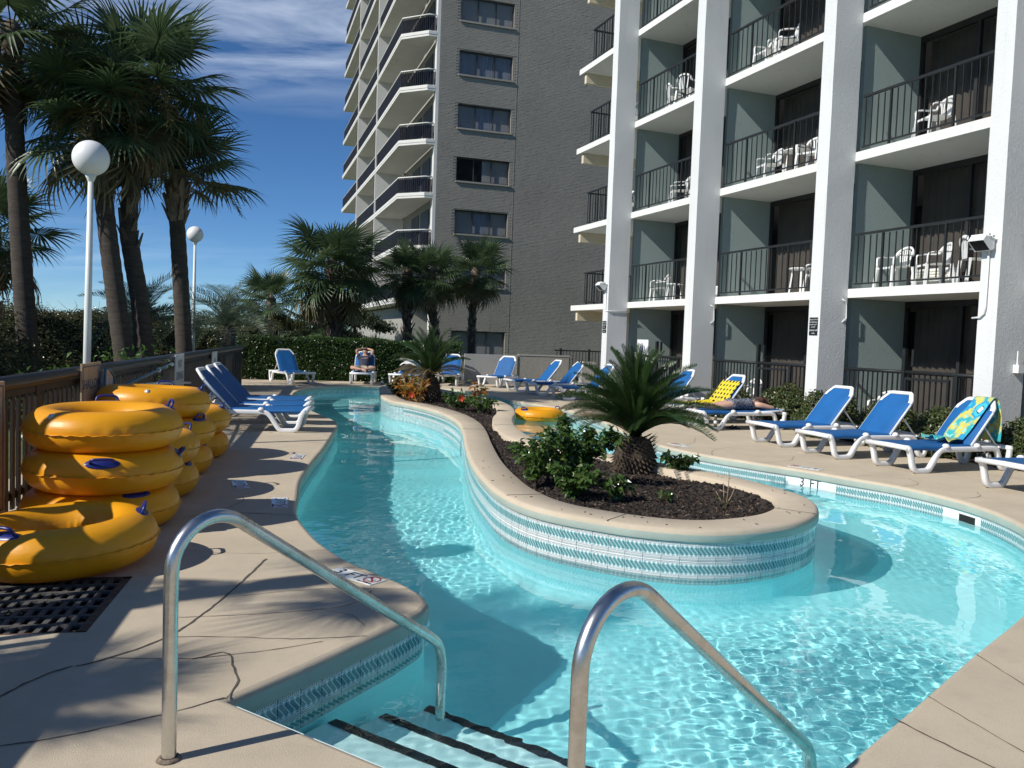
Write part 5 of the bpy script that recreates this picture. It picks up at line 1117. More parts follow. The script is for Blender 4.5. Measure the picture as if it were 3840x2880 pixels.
def pindo(x, y, z, label, seed, sc=1.0, n=24):
    r = random.Random(seed); e = empty('pindo_palm', (x, y, -0.06)); tag(e, label, 'palm tree', 'feathery pindo palms behind the bushes'); MB().tube([(0, 0, 0), (0, 0, z)], 0.2, 12).build('trunk', M_trunk, e)
    for i in range(n):
        t = i / n; el = 78 - 85 * t + r.uniform(-8, 8); m = Matrix.Translation((0, 0, z)) @ Matrix.Rotation(i * 2.4, 4, 'Z') @ Matrix.Rotation(-rad(el), 4, 'Y') @ Matrix.Rotation(r.uniform(-0.3, 0.3), 4, 'X') @ Matrix.Scale(sc * r.uniform(0.85, 1.1), 4); obj('frond', PIN[i % 3], e, mtx=m)
pindo(-9.82, 22, 1.75, 'grey green feathery palm behind the trunks of the left group', 1, 0.95); pindo(-8.25, 24, 1.75, 'grey green feathery palm right of the far lamp, arching over the bush', 2, 1.0)
M_sago = leaf_mat('sago leaflet', (0.022, 0.052, 0.013), (0.044, 0.080, 0.022), 0.30, 0.2)
M_sagotip = leaf_mat('sun bleached leaflet', (0.20, 0.16, 0.08), (0.28, 0.22, 0.12), 0.6, 0.25)
SAGO = [pinnate(60 + i, 1.22, 0.35 + 0.22 * i, 70, 0.165, 0.0058, M_sago, 'frond', 0.75, 0.05, True) for i in range(4)]
SAGB = [pinnate(70 + i, 1.05, 0.9, 52, 0.14, 0.0060, M_sagotip, 'bleached_frond', 0.6, 0.2, True) for i in range(1)]
M_scale = mat('sago trunk scales', (0.060, 0.044, 0.030), 0.95, 0.5, 20, 0.6, 50)
def sago(x, y, zb, h, rr, label, seed, sc=1.0, n=60, bleach=3, e0=84, e1=-20):
    r = random.Random(seed); e = empty('sago_palm', (x, y, zb)); tag(e, label, 'sago palm', 'sago palms on the pool island'); MB().lathe([(rr * 0.85, -0.05), (rr, 0.1), (rr * 1.08, h * 0.5), (rr * 0.8, h * 0.9), (rr * 0.4, h)], 18).build('trunk', M_scale, e)
    q = MB()
    for i in range(230):
        t = i / 230; z = t * h * 1.0; a = i * 2.39996; o = Vector((math.cos(a), math.sin(a), 0)); s = Vector((-math.sin(a), math.cos(a), 0)); R_ = rr * (1.02 - 0.25 * max(0, t - 0.6)); p = o * R_ * 0.92 + Vector((0, 0, z)); L = r.uniform(0.07, 0.13) * sc; w = 0.024 * sc; u = o * L * 0.8 + Vector((0, 0, L * (0.55 - 0.75 * (t < 0.5)) * r.uniform(0.6, 1.3)))
        q.add([p - s * w, p + s * w, p + u, p + Vector((0, 0, w)) + o * 0.02], [(0, 1, 2), (0, 3, 2), (1, 2, 3)])
    stuff(q.build('trunk_scales', M_scale, e))
    for i in range(n):
        t = (i + 0.5) / n; el = e0 + (e1 - e0) * t + r.uniform(-7, 7); b = i >= n - bleach; m = Matrix.Translation((0, 0, h * 0.97)) @ Matrix.Rotation(i * 2.39996 + r.uniform(-0.15, 0.15), 4, 'Z') @ Matrix.Rotation(-rad(el), 4, 'Y') @ Matrix.Rotation(r.uniform(-0.4, 0.4), 4, 'X') @ Matrix.Scale(sc * r.uniform(0.88, 1.1), 4)
        obj('bleached_frond' if b else 'frond', SAGB[0] if b else SAGO[min(3, int(t * 4))], e, mtx=m)
    return e
sago(1.52, 10.02, 0.10, 0.42, 0.235, 'large dark green sago palm in the middle of the island', 3, 0.93, 96, 3, 80, 18)
sg2 = sago(-1.92, 19.3, 0.10, 0.62, 0.24, 'smaller sago palm with bleached frond tips at the far end of the island', 4, 0.98, 50, 16, 84, -2)

# ------------------------------------------------------------------ leaf cards made in bulk: real small leaves on stems
def leaves(P, Nrm, L, W, m, name, parent=None, tilt=0.7, fold=0.25, jitter=0.25):
    n = len(P); P = np.asarray(P, float); Nrm = np.asarray(Nrm, float); d = Nrm + nrg.normal(0, tilt, (n, 3)); d /= np.linalg.norm(d, axis=1, keepdims=True)
    a = nrg.normal(0, 1, (n, 3)); s = np.cross(d, a); s /= np.linalg.norm(s, axis=1, keepdims=True); t = np.cross(s, d)        # d normal of the leaf, t along it
    l = (L * nrg.uniform(1 - jitter, 1 + jitter, n))[:, None]; w = (W * nrg.uniform(1 - jitter, 1 + jitter, n))[:, None]
    V = np.stack([P, P + t * l * 0.45 + s * w * 0.5 + d * w * fold, P + t * l - d * l * 0.08, P + t * l * 0.45 - s * w * 0.5 + d * w * fold, P + t * l * 0.5], 1).reshape(-1, 3)
    o = np.arange(n)[:, None, None] * 5; F = (o + np.array([[0, 1, 4], [1, 2, 4], [2, 3, 4], [3, 0, 4]])[None]).reshape(-1, 3); return np_mesh(name, V, F, m)
def box_shell(c0, x, y, n, L, D, H, rough=0.08, top=0.3, front=0.55, lump=0.12, core=None):
    """points just inside the skin of a hedge box: along x length L, along y depth D, height H"""
    u = nrg.random(n); k = nrg.random(n); pa = np.where(k < front, 0, np.where(k < front + top, 1, 2))
    a = u * L; v = nrg.random(n); dpt = np.abs(nrg.normal(0, rough, n)); lu = lump * (np.sin(a * 2.3 + 1.0) * np.sin(a * 0.9) + 0.6 * np.sin(a * 5.1 + v * 4))
    b = np.where(pa == 0, dpt - lu * 0.5, np.where(pa == 1, v * D, D - dpt)); z = np.where(pa == 1, H - dpt + lu, v * (H + lu * (v > 0.8))); nr = np.zeros((n, 3)); x, y = np.array(x), np.array(y)
    P = np.array(c0)[None] + a[:, None] * x + b[:, None] * y; P[:, 2] += z
    nr = np.where((pa == 0)[:, None], -y + np.array([0, 0, 0.5]), np.where((pa == 1)[:, None], np.array([0, 0, 1.0]), y)); return P, nr
M_core = mat('dark hedge inside', (0.008, 0.012, 0.006), 1.0, 0.3, 6)  # for an added opaque filler that stops the view through the leaves
M_hedge = leaf_mat('clipped hedge leaf', (0.026, 0.066, 0.013), (0.055, 0.105, 0.024), 0.30, 0.28, (0.10, 0.16, 0.034))
M_bush = leaf_mat('round glossy leaf', (0.060, 0.085, 0.034), (0.115, 0.125, 0.055), 0.26, 0.36, (0.20, 0.16, 0.07))
M_bush2 = leaf_mat('rusty leaf', (0.10, 0.095, 0.035), (0.17, 0.12, 0.045), 0.35, 0.36)
def hedge(c0, xd, L, D, H, n, label, m, leaf, seed=0, lump=0.10, cat='hedge', name='hedge', front=0.55, tilt=0.8, slope=0.0):
    xd = Vector((*xd, 0)).normalized(); yd = Vector((-xd.y, xd.x, 0)); e = empty(name, c0); tag(e, label, cat)
    P, N_ = box_shell((0, 0, 0), tuple(xd), tuple(yd), n, L, D, H, 0.06, 0.3, front, lump)
    if slope: P = P - np.outer(slope * np.clip(1 - P[:, 2] / H, 0, 1) ** 1.2, np.array(yd)) + nrg.normal(0, 0.06, P.shape); N_ = N_ + np.array([0, 0, 0.9])
    stuff(obj('foliage', leaves(P, N_, leaf, leaf * 0.62, m, 'foliage', tilt=tilt), e))
    q = MB(); q.prism([tuple((xd * a + yd * b).xy) for a, b in ((0.1, 0.10), (L - 0.1, 0.10), (L - 0.1, D - 0.1), (0.1, D - 0.1))], 0.0, H - 0.12); q.build('dark_core', M_core, e); return e
hedge((-9.25, 27.55, -0.06), (0.958, 0.287), 7.75, 1.3, 1.50, 34000, 'dense dark green clipped hedge behind the far loungers', M_hedge, 0.062, lump=0.05)
hb = hedge((-16.5, 15.2, -0.06), (0.36, 0.933), 13.0, 2.4, 1.95, 52000, 'big loose bush of round glossy leaves beyond the fence behind the palm trunks', M_bush, 0.078, lump=0.20, cat='bush', name='bush', slope=2.0)
P, N_ = box_shell((0, 0, 0), (0.36, 0.933, 0), (-0.933, 0.36, 0), 7000, 13.0, 2.4, 2.02, 0.10, 0.55, 0.4, 0.2); stuff(obj('rusty_foliage', leaves(P, N_, 0.075, 0.05, M_bush2, 'rusty_foliage', tilt=0.9), hb))
hc = hedge((-11.85, 27.35, -0.06), (0.93, 0.36), 3.6, 2.0, 1.75, 16000, 'loose bush of round leaves beyond the end of the fence', M_bush, 0.08, lump=0.22, cat='bush', name='bush', slope=0.8)
# the bush stands nearer the pool at the left: second row between the fence and the palms
hd = hedge((-10.1, 9.5, -0.06), (-0.10, 1.0), 8.2, 1.6, 1.62, 26000, 'glossy bush along the fence left of the near globe lamp', M_bush, 0.075, lump=0.22, cat='bush', name='bush', slope=1.7)
hd.matrix_world = Matrix.Translation((-9.55, 9.0, -0.06)) @ Matrix.Rotation(0.0, 4, 'Z')
# long wispy shoots above the bush
M_twig = mat('thin twig', (0.10, 0.065, 0.04), 0.8, 0.2)
q = MB()
for i in range(26):
    x0 = Vector((rng.uniform(-12.5, -8.7), rng.uniform(17, 25), 1.8)); x0.x = -15.6 + 0.386 * (x0.y - 15.2) + rng.uniform(-0.6, 0.8); d = Vector((rng.uniform(-0.7, 0.7), rng.uniform(-0.3, 0.3), 1)).normalized(); L = rng.uniform(0.3, 0.75); q.tube([tuple(x0), tuple(x0 + d * L * 0.5), tuple(x0 + d * L + Vector((d.x, 0, -0.2)) * 0.3 * L)], [0.007, 0.005, 0.003], 4)
stuff(obj('shoots', q.mesh('shoots', M_twig), hb, mtx=Matrix.Translation((16.5, -15.2, 0.06))))
# ball shaped shrubs by the hotel
M_shrub = leaf_mat('shrub leaf', (0.045, 0.072, 0.020), (0.085, 0.105, 0.036), 0.32, 0.2, (0.14, 0.13, 0.05))
def ball_pts(n, rx, ry, rz, inner=0.75, lump=0.10, seed=0):
    d = nrg.normal(0, 1, (n, 3)); d /= np.linalg.norm(d, axis=1, keepdims=True); d[:, 2] = np.abs(d[:, 2]) * np.where(nrg.random(n) < 0.8, 1, -0.5)
    k = nrg.uniform(inner, 1.0, n)[:, None] * (1 + lump * (np.sin(d[:, 0] * 6 + seed) * np.sin(d[:, 1] * 5 + seed * 2) + 0.5 * np.sin(d[:, 2] * 9)))[:, None]; return d * k * np.array([rx, ry, rz]), d
def ball_shrub(name, n, rx, ry, rz, m, leaf, seed, core=True):
    P, D = ball_pts(n, rx, ry, rz, 0.78, 0.10, seed); return leaves(P, D, leaf, leaf * 0.6, m, name, tilt=0.65)
SH = [ball_shrub('foliage', 5200, 0.62, 0.58, 0.62, M_shrub, 0.058, i) for i in range(2)]
co_me = MB().sphere((0, 0, 0), 1.0, 12, 8, (0.44, 0.42, 0.46)).mesh('dark_core', M_core)
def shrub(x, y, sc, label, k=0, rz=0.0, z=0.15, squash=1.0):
    e = empty('round_shrub', mtx=Matrix.Translation((x, y, z)) @ Matrix.Rotation(rz, 4, 'Z') @ Matrix.Diagonal((sc, sc, sc * squash, 1))); tag(e, label, 'shrub', 'rounded shrubs in front of the hotel'); stuff(obj('foliage', SH[k], e)); obj('dark_core', co_me, e)
shrub(5.05, 19.3, 0.95, 'rounded shrub left of the yellow checked towel', 0, 0.3); shrub(5.80, 17.45, 1.12, 'rounded shrub behind the lying woman', 1, 1.0); shrub(6.05, 15.75, 1.12, 'rounded shrub at the foot of the third column', 0, 2.0)
shrub(6.65, 14.55, 1.0, 'low shrub behind the first right lounger', 1, 2.6); shrub(7.05, 13.4, 0.98, 'low shrub between the second right lounger and the patio fence', 0, 4.0); shrub(7.75, 12.15, 1.0, 'low shrub behind the flowered towel lounger', 1, 5.0); shrub(3.75, 24.2, 0.85, 'small yellowish shrub between the far right loungers', 0, 0.8); shrub(8.6, 11.0, 0.9, 'low shrub at the right edge below the floodlight column', 1, 0.4); shrub(2.9, 26.4, 0.62, 'small shrub under the low wall end', 1, 3.0)
# planting bed along the hotel
bed = [(3.2, 27.8), (3.4, 25.0), (4.9, 21.4), (5.35, 18.9), (5.6, 17.2), (6.05, 15.2), (6.5, 13.9), (7.05, 12.6), (7.75, 10.9), (8.6, 9.0)]; back = [tuple((HO + HS * s + HN * 0.69).xy) for s in (11.5, 5.0, 0.0, -8.0)]
vs, fs = fill([[Vector((*p, 0)) for p in bed] + [Vector((*p, 0)) for p in back]], 0.012); bd = struct(MB().add(vs, fs).build('planting_bed', M_mulch))
chips('bed_chips', bed + back, 1800, lambda x, y: 0.008, M_ch[:3] * 3 + [M_ch[3], mat('fallen leaf', (0.22, 0.12, 0.06), 0.8, 0.3, 20)], bd, bounds=(3, 10, 9, 27))

# hibiscus, crotons and ground plants on the island
M_hib = leaf_mat('hibiscus leaf', (0.040, 0.088, 0.018), (0.078, 0.140, 0.032), 0.22, 0.30, (0.10, 0.15, 0.035))
M_cro = leaf_mat('croton leaf', (0.36, 0.13, 0.02), (0.40, 0.24, 0.05), 0.3, 0.3, (0.16, 0.20, 0.03)); M_cro2 = leaf_mat('yellow croton leaf', (0.32, 0.30, 0.04), (0.20, 0.24, 0.04), 0.3, 0.3, (0.40, 0.12, 0.03)); M_petal = leaf_mat('hibiscus petal', (0.62, 0.05, 0.02), (0.70, 0.10, 0.03), 0.4, 0.4)
def bush_plant(x, y, w, h, n, leaf, m, label, seed, name='hibiscus', cat='shrub', stems=9, wl=0.62, group=None, tilt=0.6):
    r = random.Random(seed); z0 = mulch_z(x, y); e = empty(name, (x, y, z0)); tag(e, label, cat, group); q = MB(); P, D = [], []
    for i in range(stems):
        a = i * 2.4 + r.uniform(-0.3, 0.3); t = r.uniform(0.25, 1.0); tip = Vector((math.cos(a) * w * 0.5 * t, math.sin(a) * w * 0.5 * t, h * (1.0 - 0.35 * t) * r.uniform(0.75, 1.05))); mid = tip * 0.5 + Vector((0, 0, 0.06)); L = crspline([(0, 0, 0), tuple(mid), tuple(tip)], 0.04); q.tube(L, 0.006, 4)
        for k in range(n // stems):
            s = r.random() ** 0.7; p = L[min(len(L) - 1, int((0.22 + 0.78 * s) * len(L)))]; o = Vector((r.gauss(0, 1), r.gauss(0, 1), r.gauss(0.1, 0.7))).normalized(); P.append(p + o * r.uniform(0.0, 0.05) * (w + h)); D.append((o * 0.6 + Vector((0, 0, 0.8))).normalized())
    q.build('stems', M_twig, e); stuff(obj('leaves', leaves(P, D, leaf, leaf * wl, m, 'leaves', tilt=tilt), e)); return e
HG = 'leafy shrubs planted on the island'
bush_plant(0.72, 8.78, 1.0, 0.78, 1500, 0.078, M_hib, 'tall leafy hibiscus shrub in front of the floating tube', 1, group=HG); bush_plant(0.28, 8.55, 0.70, 0.66, 640, 0.074, M_hib, 'leafy shrub at the left of the yellow croton', 2, group=HG); bush_plant(0.62, 8.10, 0.85, 0.36, 700, 0.075, M_hib, 'low leafy shrub at the front edge of the mulch', 3, group=HG)
bush_plant(1.03, 7.98, 0.42, 0.26, 170, 0.075, M_hib, 'small low plant just right of the hibiscus clump', 4, group=HG); bush_plant(2.02, 9.75, 0.46, 0.32, 220, 0.085, M_hib, 'small dark plant right of the big sago trunk', 5, group=HG); bush_plant(-1.12, 17.2, 0.95, 0.42, 420, 0.085, M_hib, 'bright green hibiscus with a red flower near the far sago', 6, group=HG); bush_plant(-0.55, 16.8, 0.75, 0.38, 260, 0.08, M_hib, 'bright green shrub at the right edge of the mulch, far half', 7, group=HG)
bush_plant(-2.85, 20.6, 0.9, 0.5, 420, 0.09, M_hib, 'dark green shrub left of the far sago', 8, group=HG)
bush_plant(-2.2, 18.75, 0.75, 0.62, 150, 0.17, M_cro, 'orange croton in front of the far sago', 11, 'croton', 'croton', 7, 0.34, 'crotons on the island'); bush_plant(-2.55, 19.6, 0.7, 0.75, 110, 0.17, M_cro, 'orange croton left of the far sago trunk', 12, 'croton', 'croton', 6, 0.34, 'crotons on the island'); bush_plant(-0.78, 18.4, 0.5, 0.62, 60, 0.16, M_cro, 'small orange croton behind the bright green hibiscus', 13, 'croton', 'croton', 5, 0.34, 'crotons on the island')
bush_plant(0.42, 8.88, 0.30, 0.60, 20, 0.20, M_cro2, 'yellow and orange croton among the hibiscus leaves', 14, 'croton', 'croton', 4, 0.36, 'crotons on the island', 0.9)
def flower(x, y, z, label, r_=0.05):
    e = empty('hibiscus_flower', (x, y, z)); tag(e, label, 'flower', 'red hibiscus flowers'); q = MB()
    for k in range(5): a = k * 2 * PI / 5; u = Vector((math.cos(a), -0.5, math.sin(a))).normalized(); s = u.cross(Vector((0, 1, 0))).normalized(); q.add([(0, 0, 0), u * r_ * 0.6 + s * r_ * 0.42, u * r_ * 1.15, u * r_ * 0.6 - s * r_ * 0.42], [(0, 1, 2, 3)])
    q.build('petals', M_petal, e); MB().tube([(0, 0, 0), (0.0, -0.07, 0.02)], 0.006, 5).build('stamen', M_cro2, e)
flower(-1.02, 16.85, 0.40, 'red hibiscus flower among bright green leaves, right of the far sago', 0.075); flower(-2.20, 18.2, 0.34, 'red hibiscus flower low in front of the orange croton', 0.075)
def bare(x, y, label):
    e = empty('bare_twigs', (x, y, mulch_z(x, y))); tag(e, label, 'twigs'); q = MB()
    for a, b in (((0, 0, 0), (0.015, 0, 0.36)), ((-0.02, 0, 0), (-0.11, -0.02, 0.16)), ((0.0, 0, 0.02), (0.085, 0.01, 0.21)), ((-0.03, 0, 0.02), (-0.035, 0, 0.24)), ((-0.07, 0, 0.17), (0.04, 0, 0.13))): q.tube([a, tuple((Vector(a) + Vector(b)) / 2 + Vector((0.006, 0, 0))), b], [0.0065, 0.005, 0.0035], 5)
    q.build('twig', M_stick, e); P = [(-0.03 + rng.uniform(-0.04, 0.04), rng.uniform(-0.04, 0.04), 0.03 + rng.random() * 0.08) for _ in range(14)]; obj('shoot_leaves', leaves(P, [(0, 0, 1)] * 14, 0.045, 0.02, M_hib, 'shoot_leaves'), e)
bare(2.12, 7.98, 'bare cut twigs standing in the mulch near the island tip')
bush_plant(1.55, 7.95, 0.2, 0.10, 60, 0.05, M_hib, 'tiny green seedling in the mulch left of the bare twigs', 22, stems=5, group=HG)

# grasses and far greenery
M_plume = leaf_mat('grass plume', (0.45, 0.36, 0.26), (0.55, 0.45, 0.33), 0.8, 0.4); M_blade = leaf_mat('grass blade', (0.10, 0.12, 0.035), (0.17, 0.17, 0.06), 0.5, 0.3)
def grass(x, y, n, h, sp_, label, m=M_blade, plumes=0, cat='grass clump'):
    e = empty('grass_clump', (x, y, -0.06)); tag(e, label, cat); V, F = [], []
    for i in range(n):
        a = rng.uniform(0, 6.28); t = rng.uniform(0.2, 1); d = Vector((math.cos(a), math.sin(a), 0)); s = Vector((-math.sin(a), math.cos(a), 0)) * 0.012; hh = h * rng.uniform(0.6, 1); b = len(V); p1 = d * sp_ * t * 0.45 + Vector((0, 0, hh * 0.75)); p2 = d * sp_ * t + Vector((0, 0, hh * (1 - 0.25 * t)))
        V += [-s, s, p1 + s, p1 - s, p2 + s * 0.2, p2 - s * 0.2]; F += [(b, b + 1, b + 2, b + 3), (b + 3, b + 2, b + 4, b + 5)]
    stuff(obj('blades', np_mesh('blades', V, F, m), e))
    for k in range(plumes):
        a = rng.uniform(0, 6.28); p = Vector((math.cos(a), math.sin(a), 0)) * rng.uniform(0, sp_ * 0.5); P = [(p.x + rng.gauss(0, 0.05), p.y + rng.gauss(0, 0.05), h * 0.95 + rng.random() * 0.55) for _ in range(160)]; stuff(obj('plume', leaves(P, [(0, 0, 1)] * 160, 0.11, 0.03, M_plume, 'plume', tilt=1.2), e))
grass(-12.6, 20.2, 200, 1.7, 0.8, 'pale pampas plumes behind the bush at the left edge', plumes=7)
grass(-5.55, 33.5, 260, 2.0, 1.0, 'yellow green spiky grass clump right of the broad palm trunk'); grass(-4.7, 32.0, 160, 1.75, 0.9, 'lower dry grass clump left of the slim palms')
M_far = leaf_mat('far dark leaf', (0.018, 0.034, 0.014), (0.036, 0.055, 0.022), 0.6, 0.15)
def far_tree(x, y, w, h, label, seed):
    e = empty('evergreen_tree', (x, y, -0.06)); tag(e, label, 'tree', 'dark trees far behind the hedge'); P, D = [], []
    MB().tube([(0, 0, 0), (0.1, 0, h * 0.7)], [0.2, 0.08], 8).build('trunk', M_trunk, e)
    for k in range(16):
        c = np.array([rng.uniform(-w, w) * 0.5, rng.uniform(-w, w) * 0.4, h * rng.uniform(0.25, 0.92)]); p, d = ball_pts(260, w * 0.22, w * 0.22, h * 0.13, 0.3, 0.2, k); P.append(p + c); D.append(d)
    stuff(obj('crown', leaves(np.concatenate(P), np.concatenate(D), 0.22, 0.10, M_far, 'crown', tilt=1.0), e))
far_tree(-11.2, 44, 4.0, 2.9, 'dark evergreen behind the hedge, left of the broad palm trunk', 1); far_tree(-8.9, 46, 3.5, 3.1, 'dark evergreen right behind the broad palm trunk', 2); far_tree(-13.8, 42, 3.6, 2.2, 'dark low evergreen behind the feathery palms', 3); far_tree(-17.5, 44, 5, 2.4, 'dark low evergreen behind the left group of trunks', 4); far_tree(-24, 46, 7, 2.2, 'dark low evergreen far left behind the bush', 5)
# broad leaved seedlings at the fence
bl = empty('broadleaf_plant', (-5.85, 12.6, -0.06)); tag(bl, 'bright broad leaved plant behind the fence between the lamp post and the palm trunks', 'plant')
P = [(rng.gauss(0, 0.30), rng.gauss(0, 0.30), 0.5 + rng.random() * 0.85) for _ in range(260)]; stuff(obj('leaves', leaves(P, [(0, 0, 1)] * 260, 0.10, 0.065, leaf_mat('broad leaf', (0.05, 0.12, 0.02), (0.10, 0.20, 0.04), 0.35, 0.35), 'leaves', tilt=0.8), bl))
MB().tube([(0, 0, 0), (0.02, 0.03, 1.0)], [0.025, 0.012], 6).build('stem', M_twig, bl)
bl2 = copy_tree(bl); bl2.location = (-6.15, 11.0, -0.32); bl2['label'] = 'bright broad leaved plant behind the fence just left of the lamp post'; bl['group'] = bl2['group'] = 'broad leaved plants behind the fence'
bpy.context.view_layer.update()
# ------------------------------------------------------------------ people on the loungers
def skin_mesh(name, J, edges, m, root=0, lev=2):
    """one continuous skin grown over a skeleton: J = [(point, radius)]"""
    me = bpy.data.meshes.new(name); me.from_pydata([j[0] for j in J], edges, []); o = bpy.data.objects.new(name, me); C.objects.link(o)
    o.modifiers.new('skin', 'SKIN').use_smooth_shade = True
    sv = me.skin_vertices[0].data
    for i, j in enumerate(J):
        r = j[1]; sv[i].radius = (r, r) if not isinstance(r, tuple) else r; sv[i].use_root = (i == root)
    s = o.modifiers.new('sub', 'SUBSURF'); s.levels = lev; s.render_levels = lev
    bpy.context.view_layer.update(); out = bpy.data.meshes.new_from_object(o.evaluated_get(bpy.context.evaluated_depsgraph_get())); out.name = name
    bpy.data.objects.remove(o); out.materials.clear(); out.materials.append(m); out.polygons.foreach_set('use_smooth', [True] * len(out.polygons)); return out
class Sk:
    def __init__(s): s.J = []; s.E = []; s.n = {}
    def j(s, name, p, r, to=None):
        s.n[name] = len(s.J); s.J.append((tuple(p), r))
        if to is not None: s.E.append((s.n[to], s.n[name]))
    def hand(s, pre, wrist, palm, dirs, side):
        """palm joint then four fingers and a thumb of different lengths; dirs = (along, across, curl) vectors"""
        al, ac, cu = (Vector(d) for d in dirs); p = Vector(s.J[s.n[wrist]][0]) + al * 0.055; s.j(pre + 'palm', p, (0.030, 0.016), wrist); k = p + al * 0.035; s.j(pre + 'kn', k, (0.034, 0.013), pre + 'palm')
        for i, (o, L) in enumerate(((-0.030, 0.062), (-0.010, 0.074), (0.010, 0.070), (0.029, 0.054))):
            a = k + ac * o + al * 0.018; b = a + al * L * 0.5 + cu * 0.008; c = a + al * L * 0.92 + cu * 0.030; s.j(f'{pre}f{i}a', a, 0.0095, pre + 'kn'); s.j(f'{pre}f{i}b', b, 0.0085, f'{pre}f{i}a'); s.j(f'{pre}f{i}c', c, 0.0075, f'{pre}f{i}b')
        t = p - ac * 0.030 * side; s.j(pre + 't0', t, 0.012, pre + 'palm'); s.j(pre + 't1', t - ac * 0.022 * side + al * 0.03, 0.010, pre + 't0'); s.j(pre + 't2', t - ac * 0.020 * side + al * 0.055 + cu * 0.012, 0.008, pre + 't1')
M_skin = mat('sun tanned skin', (0.50, 0.285, 0.20), 0.5, 0.08, 9); M_skin2 = mat('fair skin', (0.56, 0.34, 0.25), 0.5, 0.08, 7)
M_tee = mat('navy t-shirt', (0.030, 0.034, 0.060), 0.85, 0.25, 9); M_khaki = mat('khaki shorts', (0.36, 0.32, 0.25), 0.9, 0.15, 12); M_capm = mat('dark cap', (0.02, 0.02, 0.025), 0.8, 0.2); M_print = mat('pale shirt print', (0.35, 0.36, 0.40), 0.8, 0.2, 20)
B52 = Vector((math.cos(rad(52)), 0, math.sin(rad(52)))); N52 = Vector((-B52.z, 0, B52.x))
def bk(t, y=0.0, n=0.0): return Vector((1.19, 0, 0.345)) + B52 * t + N52 * (n + 0.03) + Vector((0, y, 0))
man = empty('person', mtx=LM.matrix_local.copy()); tag(man, 'person in a dark T-shirt and cap sitting on a lounger with hands on the head', 'person')
k = Sk(); hip = bk(0.02, 0, 0.13); k.j('hip', hip, (0.145, 0.11)); k.j('waist', bk(0.22, 0, 0.12), (0.135, 0.105), 'hip'); k.j('chest', bk(0.42, 0, 0.12), (0.165, 0.11), 'waist'); k.j('neckb', bk(0.54, 0, 0.12), (0.085, 0.07), 'chest')
k.j('neck', bk(0.60, 0, 0.14), 0.055, 'neckb'); k.j('jaw', bk(0.66, 0, 0.175), (0.066, 0.078), 'neck'); k.j('head', bk(0.735, 0, 0.165), (0.080, 0.095), 'jaw'); k.j('crown', bk(0.80, 0, 0.155), (0.064, 0.078), 'head')
k.j('nose', bk(0.685, 0, 0.265), 0.014, 'jaw')
for sg, s in ((-1, 'l'), (1, 'r')):
    sh = bk(0.50, sg * 0.185, 0.115); el = sh + Vector((-0.06, sg * 0.10, 0.25)); wr = bk(0.845, sg * 0.085, 0.17); k.j(s + 'sh', sh, 0.062, 'neckb'); k.j(s + 'ua', sh.lerp(el, 0.5), 0.050, s + 'sh'); k.j(s + 'el', el, 0.042, s + 'ua'); k.j(s + 'fa', el.lerp(wr, 0.45), 0.040, s + 'el'); k.j(s + 'wr', wr, 0.028, s + 'fa')
    k.hand(s, s + 'wr', None, ((0.02, -sg * 0.98, 0.12), (1, 0, 0), (0, 0, -0.6)), sg)
    k.j(s + 'ear', bk(0.715, sg * 0.088, 0.15), 0.016, 'head')
    h = hip + Vector((-0.03, sg * 0.09, -0.02)); kn = Vector((0.80, sg * 0.40, 0.52)); an = Vector((0.66, -sg * 0.06 + 0.05, 0.445)); k.j(s + 'h', h, 0.092, 'hip'); k.j(s + 'th', h.lerp(kn, 0.5), 0.085, s + 'h'); k.j(s + 'kn', kn, 0.062, s + 'th'); k.j(s + 'ca', kn.lerp(an, 0.4), 0.056, s + 'kn'); k.j(s + 'an', an, 0.038, s + 'ca'); k.j(s + 'to', an + Vector((-0.10, -sg * 0.12, -0.015)), (0.038, 0.026), s + 'an')
body = obj('body', skin_mesh('body', k.J, k.E, M_skin), man)
t = Sk(); t.j('hip', bk(0.03, 0, 0.13), (0.20, 0.165)); t.j('waist', bk(0.22, 0, 0.12), (0.18, 0.145), 'hip'); t.j('chest', bk(0.42, 0, 0.12), (0.21, 0.15), 'waist'); t.j('nb', bk(0.56, 0, 0.12), (0.12, 0.105), 'chest')
for sg, s in ((-1, 'l'), (1, 'r')): sh = bk(0.50, sg * 0.185, 0.115); t.j(s, sh, 0.088, 'nb'); t.j(s + 's', sh + Vector((-0.035, sg * 0.06, 0.15)), 0.080, s)
shirt = obj('t_shirt', skin_mesh('t_shirt', t.J, t.E, M_tee), man); q = MB()
for i in range(9): a = bk(0.40 - 0.004 * i, -0.11 + i * 0.026, 0.262 - 0.0008 * (i - 4) ** 2); q.sphere(a, 0.013, 6, 4, (1, 1.2, 0.7 + 0.5 * (i % 3 == 0)))
q.build('print', M_print, shirt)
t = Sk(); t.j('hip', hip, (0.19, 0.15))
for sg, s in ((-1, 'l'), (1, 'r')): h = hip + Vector((-0.03, sg * 0.09, -0.02)); kn = Vector((0.80, sg * 0.40, 0.52)); t.j(s, h, 0.125, 'hip'); t.j(s + 't', h.lerp(kn, 0.45), 0.118, s); t.j(s + 'u', h.lerp(kn, 0.85), 0.105, s + 't')
obj('shorts', skin_mesh('shorts', t.J, t.E, M_khaki), man)
q = MB(); hc = bk(0.765, 0, 0.162); q.sphere(hc, 0.098, 16, 10, (1.0, 0.95, 0.80)); q.build('cap', M_capm, man)
q = MB(); f = [bk(0.745, 0.075 * math.sin(a), 0.245 + 0.075 * math.cos(a)) for a in np.linspace(-1.5, 1.5, 9)]; g_ = [bk(0.765, 0.085 * math.sin(a), 0.20 + 0.055 * math.cos(a)) for a in np.linspace(-1.5, 1.5, 9)]; q.grid([f, g_]); q.build('cap_peak', M_capm, man)
q = MB()
